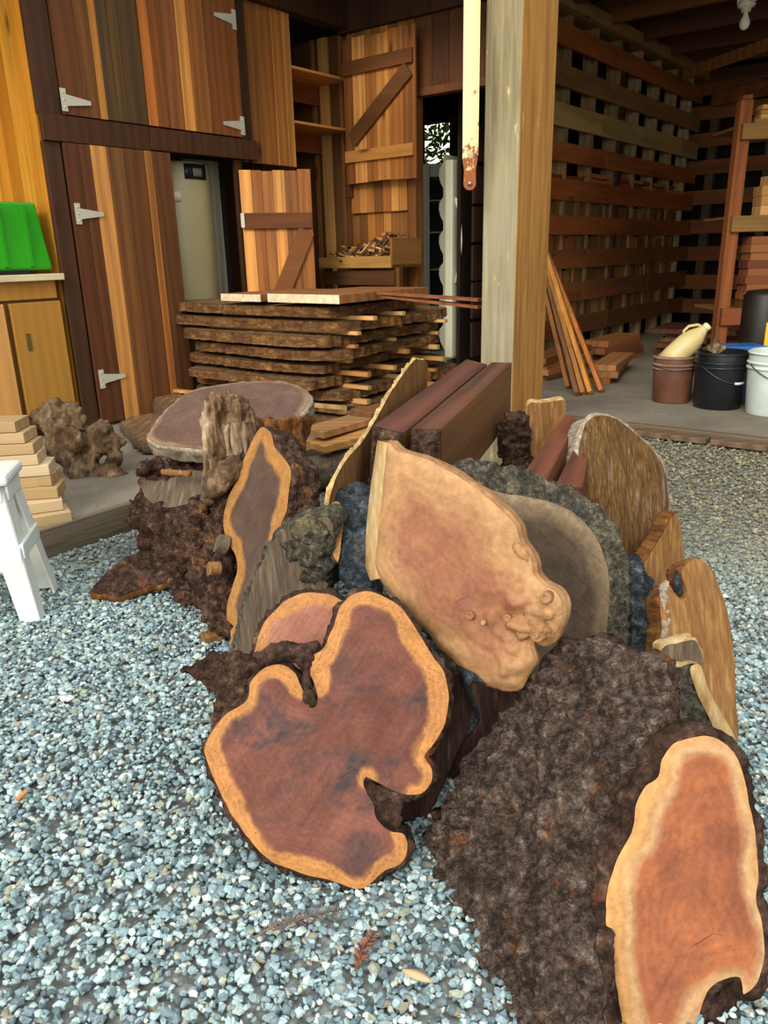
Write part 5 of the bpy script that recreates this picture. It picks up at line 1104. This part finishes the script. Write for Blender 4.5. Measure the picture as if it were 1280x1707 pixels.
# ------------------------------------------------------------------ litter
def sprig(label, p0, p1, cols, nl, ll):
    a_, b_ = P(*p0, z=.018), P(*p1, z=.022); m = MB(); d = b_-a_; L = d.length; d.normalize(); s_ = Vector((-d.y, d.x, 0)); m.tube([(0, 0, 0), d*L*.5+s_*.006+Vector((0, 0, .004)), d*L], [.0016, .0014, .0006], 5, lin(cols[0]))
    for i in range(nl):
        u = .12+.86*i/nl; l_ = ll*math.sin(math.pi*min(1, u*.9+.12))**.5
        for sg in (-1, 1):
            q = d*L*u+s_*.006*math.sin(u*3.14); e = q+(d*.55+s_*sg*.85).normalized()*l_+Vector((0, 0, random.uniform(-.002, .005))); w_ = d*.0016
            m.add([q-w_, q+w_, e+w_*.4, e-w_*.4], [(0,1,2,3)], lin(random.choice(cols)))
    n_ = NT('needle_litter'); n_.fin(n_.attr('tint'), .8)
    return tag(m.build('redwood_sprig', n_.mat, M=TR(a_)), label, 'twig')
sprig('greyish dried needle sprig on the gravel below the large front round', (455,1552), (575,1515), ['5d5048', '76665a', '4a3e38'], 26, .016)
sprig('broken grey sprig, shorter, left of the longer greyish one', (425,1562), (505,1530), ['6a5c50', '584a42'], 16, .013)
sprig('reddish-brown dried sprig, pointing up, right of the greyish ones', (592,1618), (630,1550), ['6b3c28', '8a5238', '4c2c20'], 24, .014)
c = P(695, 1628, z=.024); m = MB(); n_ = 14; vs = []
for i in range(n_+1):
    u = i/n_; w_ = .0085*math.sin(math.pi*u)**.7
    for s_ in (-1, 0, 1): vs.append((-.026+.052*u, s_*w_, .004*(1-s_*s_)+.004*math.sin(u*3)))
m.add(vs, [(3*i+j, 3*i+3+j, 3*i+4+j, 3*i+1+j) for i in range(n_) for j in (0, 1)], smooth=True)
o = m.build('dry_leaf', m_plain('dry_leaf', 'b09a74', .7), M=TR(c) @ Matrix.Rotation(-.45, 4, 'Z')); o.modifiers.new('s', 'SOLIDIFY').thickness = .0008; tag(o, 'narrow tan dry leaf on the gravel near the bottom', 'leaf')
c = P(38, 1328, z=.018); m = MB(); m.beam((-.012, 0, 0), (.012, .006, .004), .009, .004, tint=(1, 1, 1)); tag(m.build('wood_chip', m_plain('orange_chip', 'b8743a', .7), M=TR(c) @ Matrix.Rotation(.9, 4, 'Z')), 'small orange wood chip on the gravel at the far left', 'wood chip')
# ------------------------------------------------------------------ gravel
n = NT('gravel_ground'); v = n.coord(rnd=False); vo = n.voro(v, 60); vc = n.n('TexVoronoi'); n.l(v, vc.inputs['Vector']); vc.inputs['Scale'].default_value = 60
sp = n.n('SeparateXYZ'); n.l(v, sp.inputs[0])
base = n.mix(n.rf(n.noise(v, 3, 4), .35, .65), c4('7c807c'), c4('94948c')); base = n.mix(n.rf(vo, .2, .6, 0, .7), base, c4('5c5c56'))
gm_ = n.fin(base, .95, vo, 1, .01)
go = bpy.data.objects['ground']; go.data.materials.clear(); go.data.materials.append(gm_)
rg = np.random.default_rng(4)
ph = (1+5**.5)/2; ico = np.array([(-1,ph,0),(1,ph,0),(-1,-ph,0),(1,-ph,0),(0,-1,ph),(0,1,ph),(0,-1,-ph),(0,1,-ph),(ph,0,-1),(ph,0,1),(-ph,0,-1),(-ph,0,1)])/1.902
icf = np.array([(0,11,5),(0,5,1),(0,1,7),(0,7,10),(0,10,11),(1,5,9),(5,11,4),(11,10,2),(10,7,6),(7,1,8),(3,9,4),(3,4,2),(3,2,6),(3,6,8),(3,8,9),(4,9,5),(2,4,11),(6,2,10),(8,6,7),(9,8,1)])
def gravel(N, xr, yr, smin, smax, name, label, zlift=0, far=False):
    x = rg.uniform(*xr, N); y = rg.uniform(*yr, N)
    A_ = x*AD.x+y*AD.y; B_ = x*BD.x+y*BD.y; k = (A_ < EA-.06) & (B_ < EB-.05)
    fov = np.abs(x) < .62*np.maximum(y, .5)+.55; k &= fov; x = x[k]; y = y[k]; A_ = A_[k]; B_ = B_[k]; N = len(x)
    s = smin+(smax-smin)*rg.beta(1.3, 3.2, N)
    V = ico[None]*rg.uniform(.62, 1.22, (N, 12, 1)); V = V*np.stack([rg.uniform(.8, 1.25, N), rg.uniform(.6, .95, N), rg.uniform(.4, .75, N)], 1)[:, None, :]
    an = rg.uniform(0, 6.283, N); tl = rg.normal(0, .45, N); c_, s_ = np.cos(tl), np.sin(tl)
    Y = V[..., 1]*c_[:, None]-V[..., 2]*s_[:, None]; Z = V[..., 1]*s_[:, None]+V[..., 2]*c_[:, None]; X = V[..., 0]
    ca, sa = np.cos(an)[:, None], np.sin(an)[:, None]; X, Y = X*ca-Y*sa, X*sa+Y*ca
    h = s[:, None]/2; und = .008*np.sin(x*3+1)*np.cos(y*2.3)
    bank = .056*np.clip((A_-3.3)/.87, 0, 1)*np.clip((2.68-B_)/.48, 0, 1)
    z0 = -.004+und+bank+rg.uniform(-.004, .006, N)+s*.12+zlift
    co = np.stack([X*h+x[:, None], Y*h+y[:, None], Z*h+z0[:, None]], 2).reshape(-1, 3).astype(np.float32)
    f = (icf[None]+(np.arange(N)*12)[:, None, None]).reshape(-1, 3)
    me = bpy.data.meshes.new(name); me.vertices.add(len(co)); me.vertices.foreach_set('co', co.ravel())
    me.loops.add(f.size); me.loops.foreach_set('vertex_index', f.ravel().astype(np.int32)); me.polygons.add(len(f))
    me.polygons.foreach_set('loop_start', np.arange(0, f.size, 3, dtype=np.int32)); me.update(calc_edges=True); me.shade_flat()
    pal = np.array([lin(c) for c in ('98b0b6', 'aec4c6', '84989f', 'c2cfcc', '6f848d', '5c6c74', 'a3a796', '8799a4', '968f80', 'd3dcd6')]); br = np.array([lin(c) for c in ('8c8468', '9d9478', '77705a', '6a6048', 'a59a7c', '85806c')])
    col = pal[rg.choice(10, N, p=[.18,.16,.16,.10,.12,.08,.06,.08,.03,.03])]; cb = br[rg.integers(0, 6, N)]
    wgt = np.clip((A_-2.0)/1.4, 0, .85)[:, None]; col = col*(1-wgt)+cb*wgt
    wb = np.clip((y-2.3)/1.0, 0, .5)[:, None]; col = col*(1-wb)+cb*wb*1.0; col *= rg.uniform(.62, .98, (N, 1))*np.array([1.02, 1.0, .93])
    at = me.color_attributes.new('tint', 'FLOAT_COLOR', 'POINT'); cc = np.ones((N, 12, 4), np.float32); cc[..., :3] = col[:, None]; at.data.foreach_set('color', cc.ravel())
    nn = NT('gravel_stone'); vv = nn.coord(rnd=False); ns_ = nn.noise(vv, 160, 3, .6)
    mt = nn.fin(nn.mix(1., nn.attr('tint'), nn.rf(ns_, .3, .7, .75, 1.2), 'MULTIPLY'), .85, ns_, .3, .001)
    return tag(link(name, me, mt), label, 'gravel', kind='stuff')
gravel(110000, (-1.9, 2.1), (.45, 2.6), .008, .030, 'gravel', 'loose blue-grey crushed gravel covering the ground around the heap')
gravel(75000, (-2.6, 3.6), (2.5, 5.2), .010, .030, 'fine_gravel', 'dustier brownish gravel stretching back to the concrete slab')
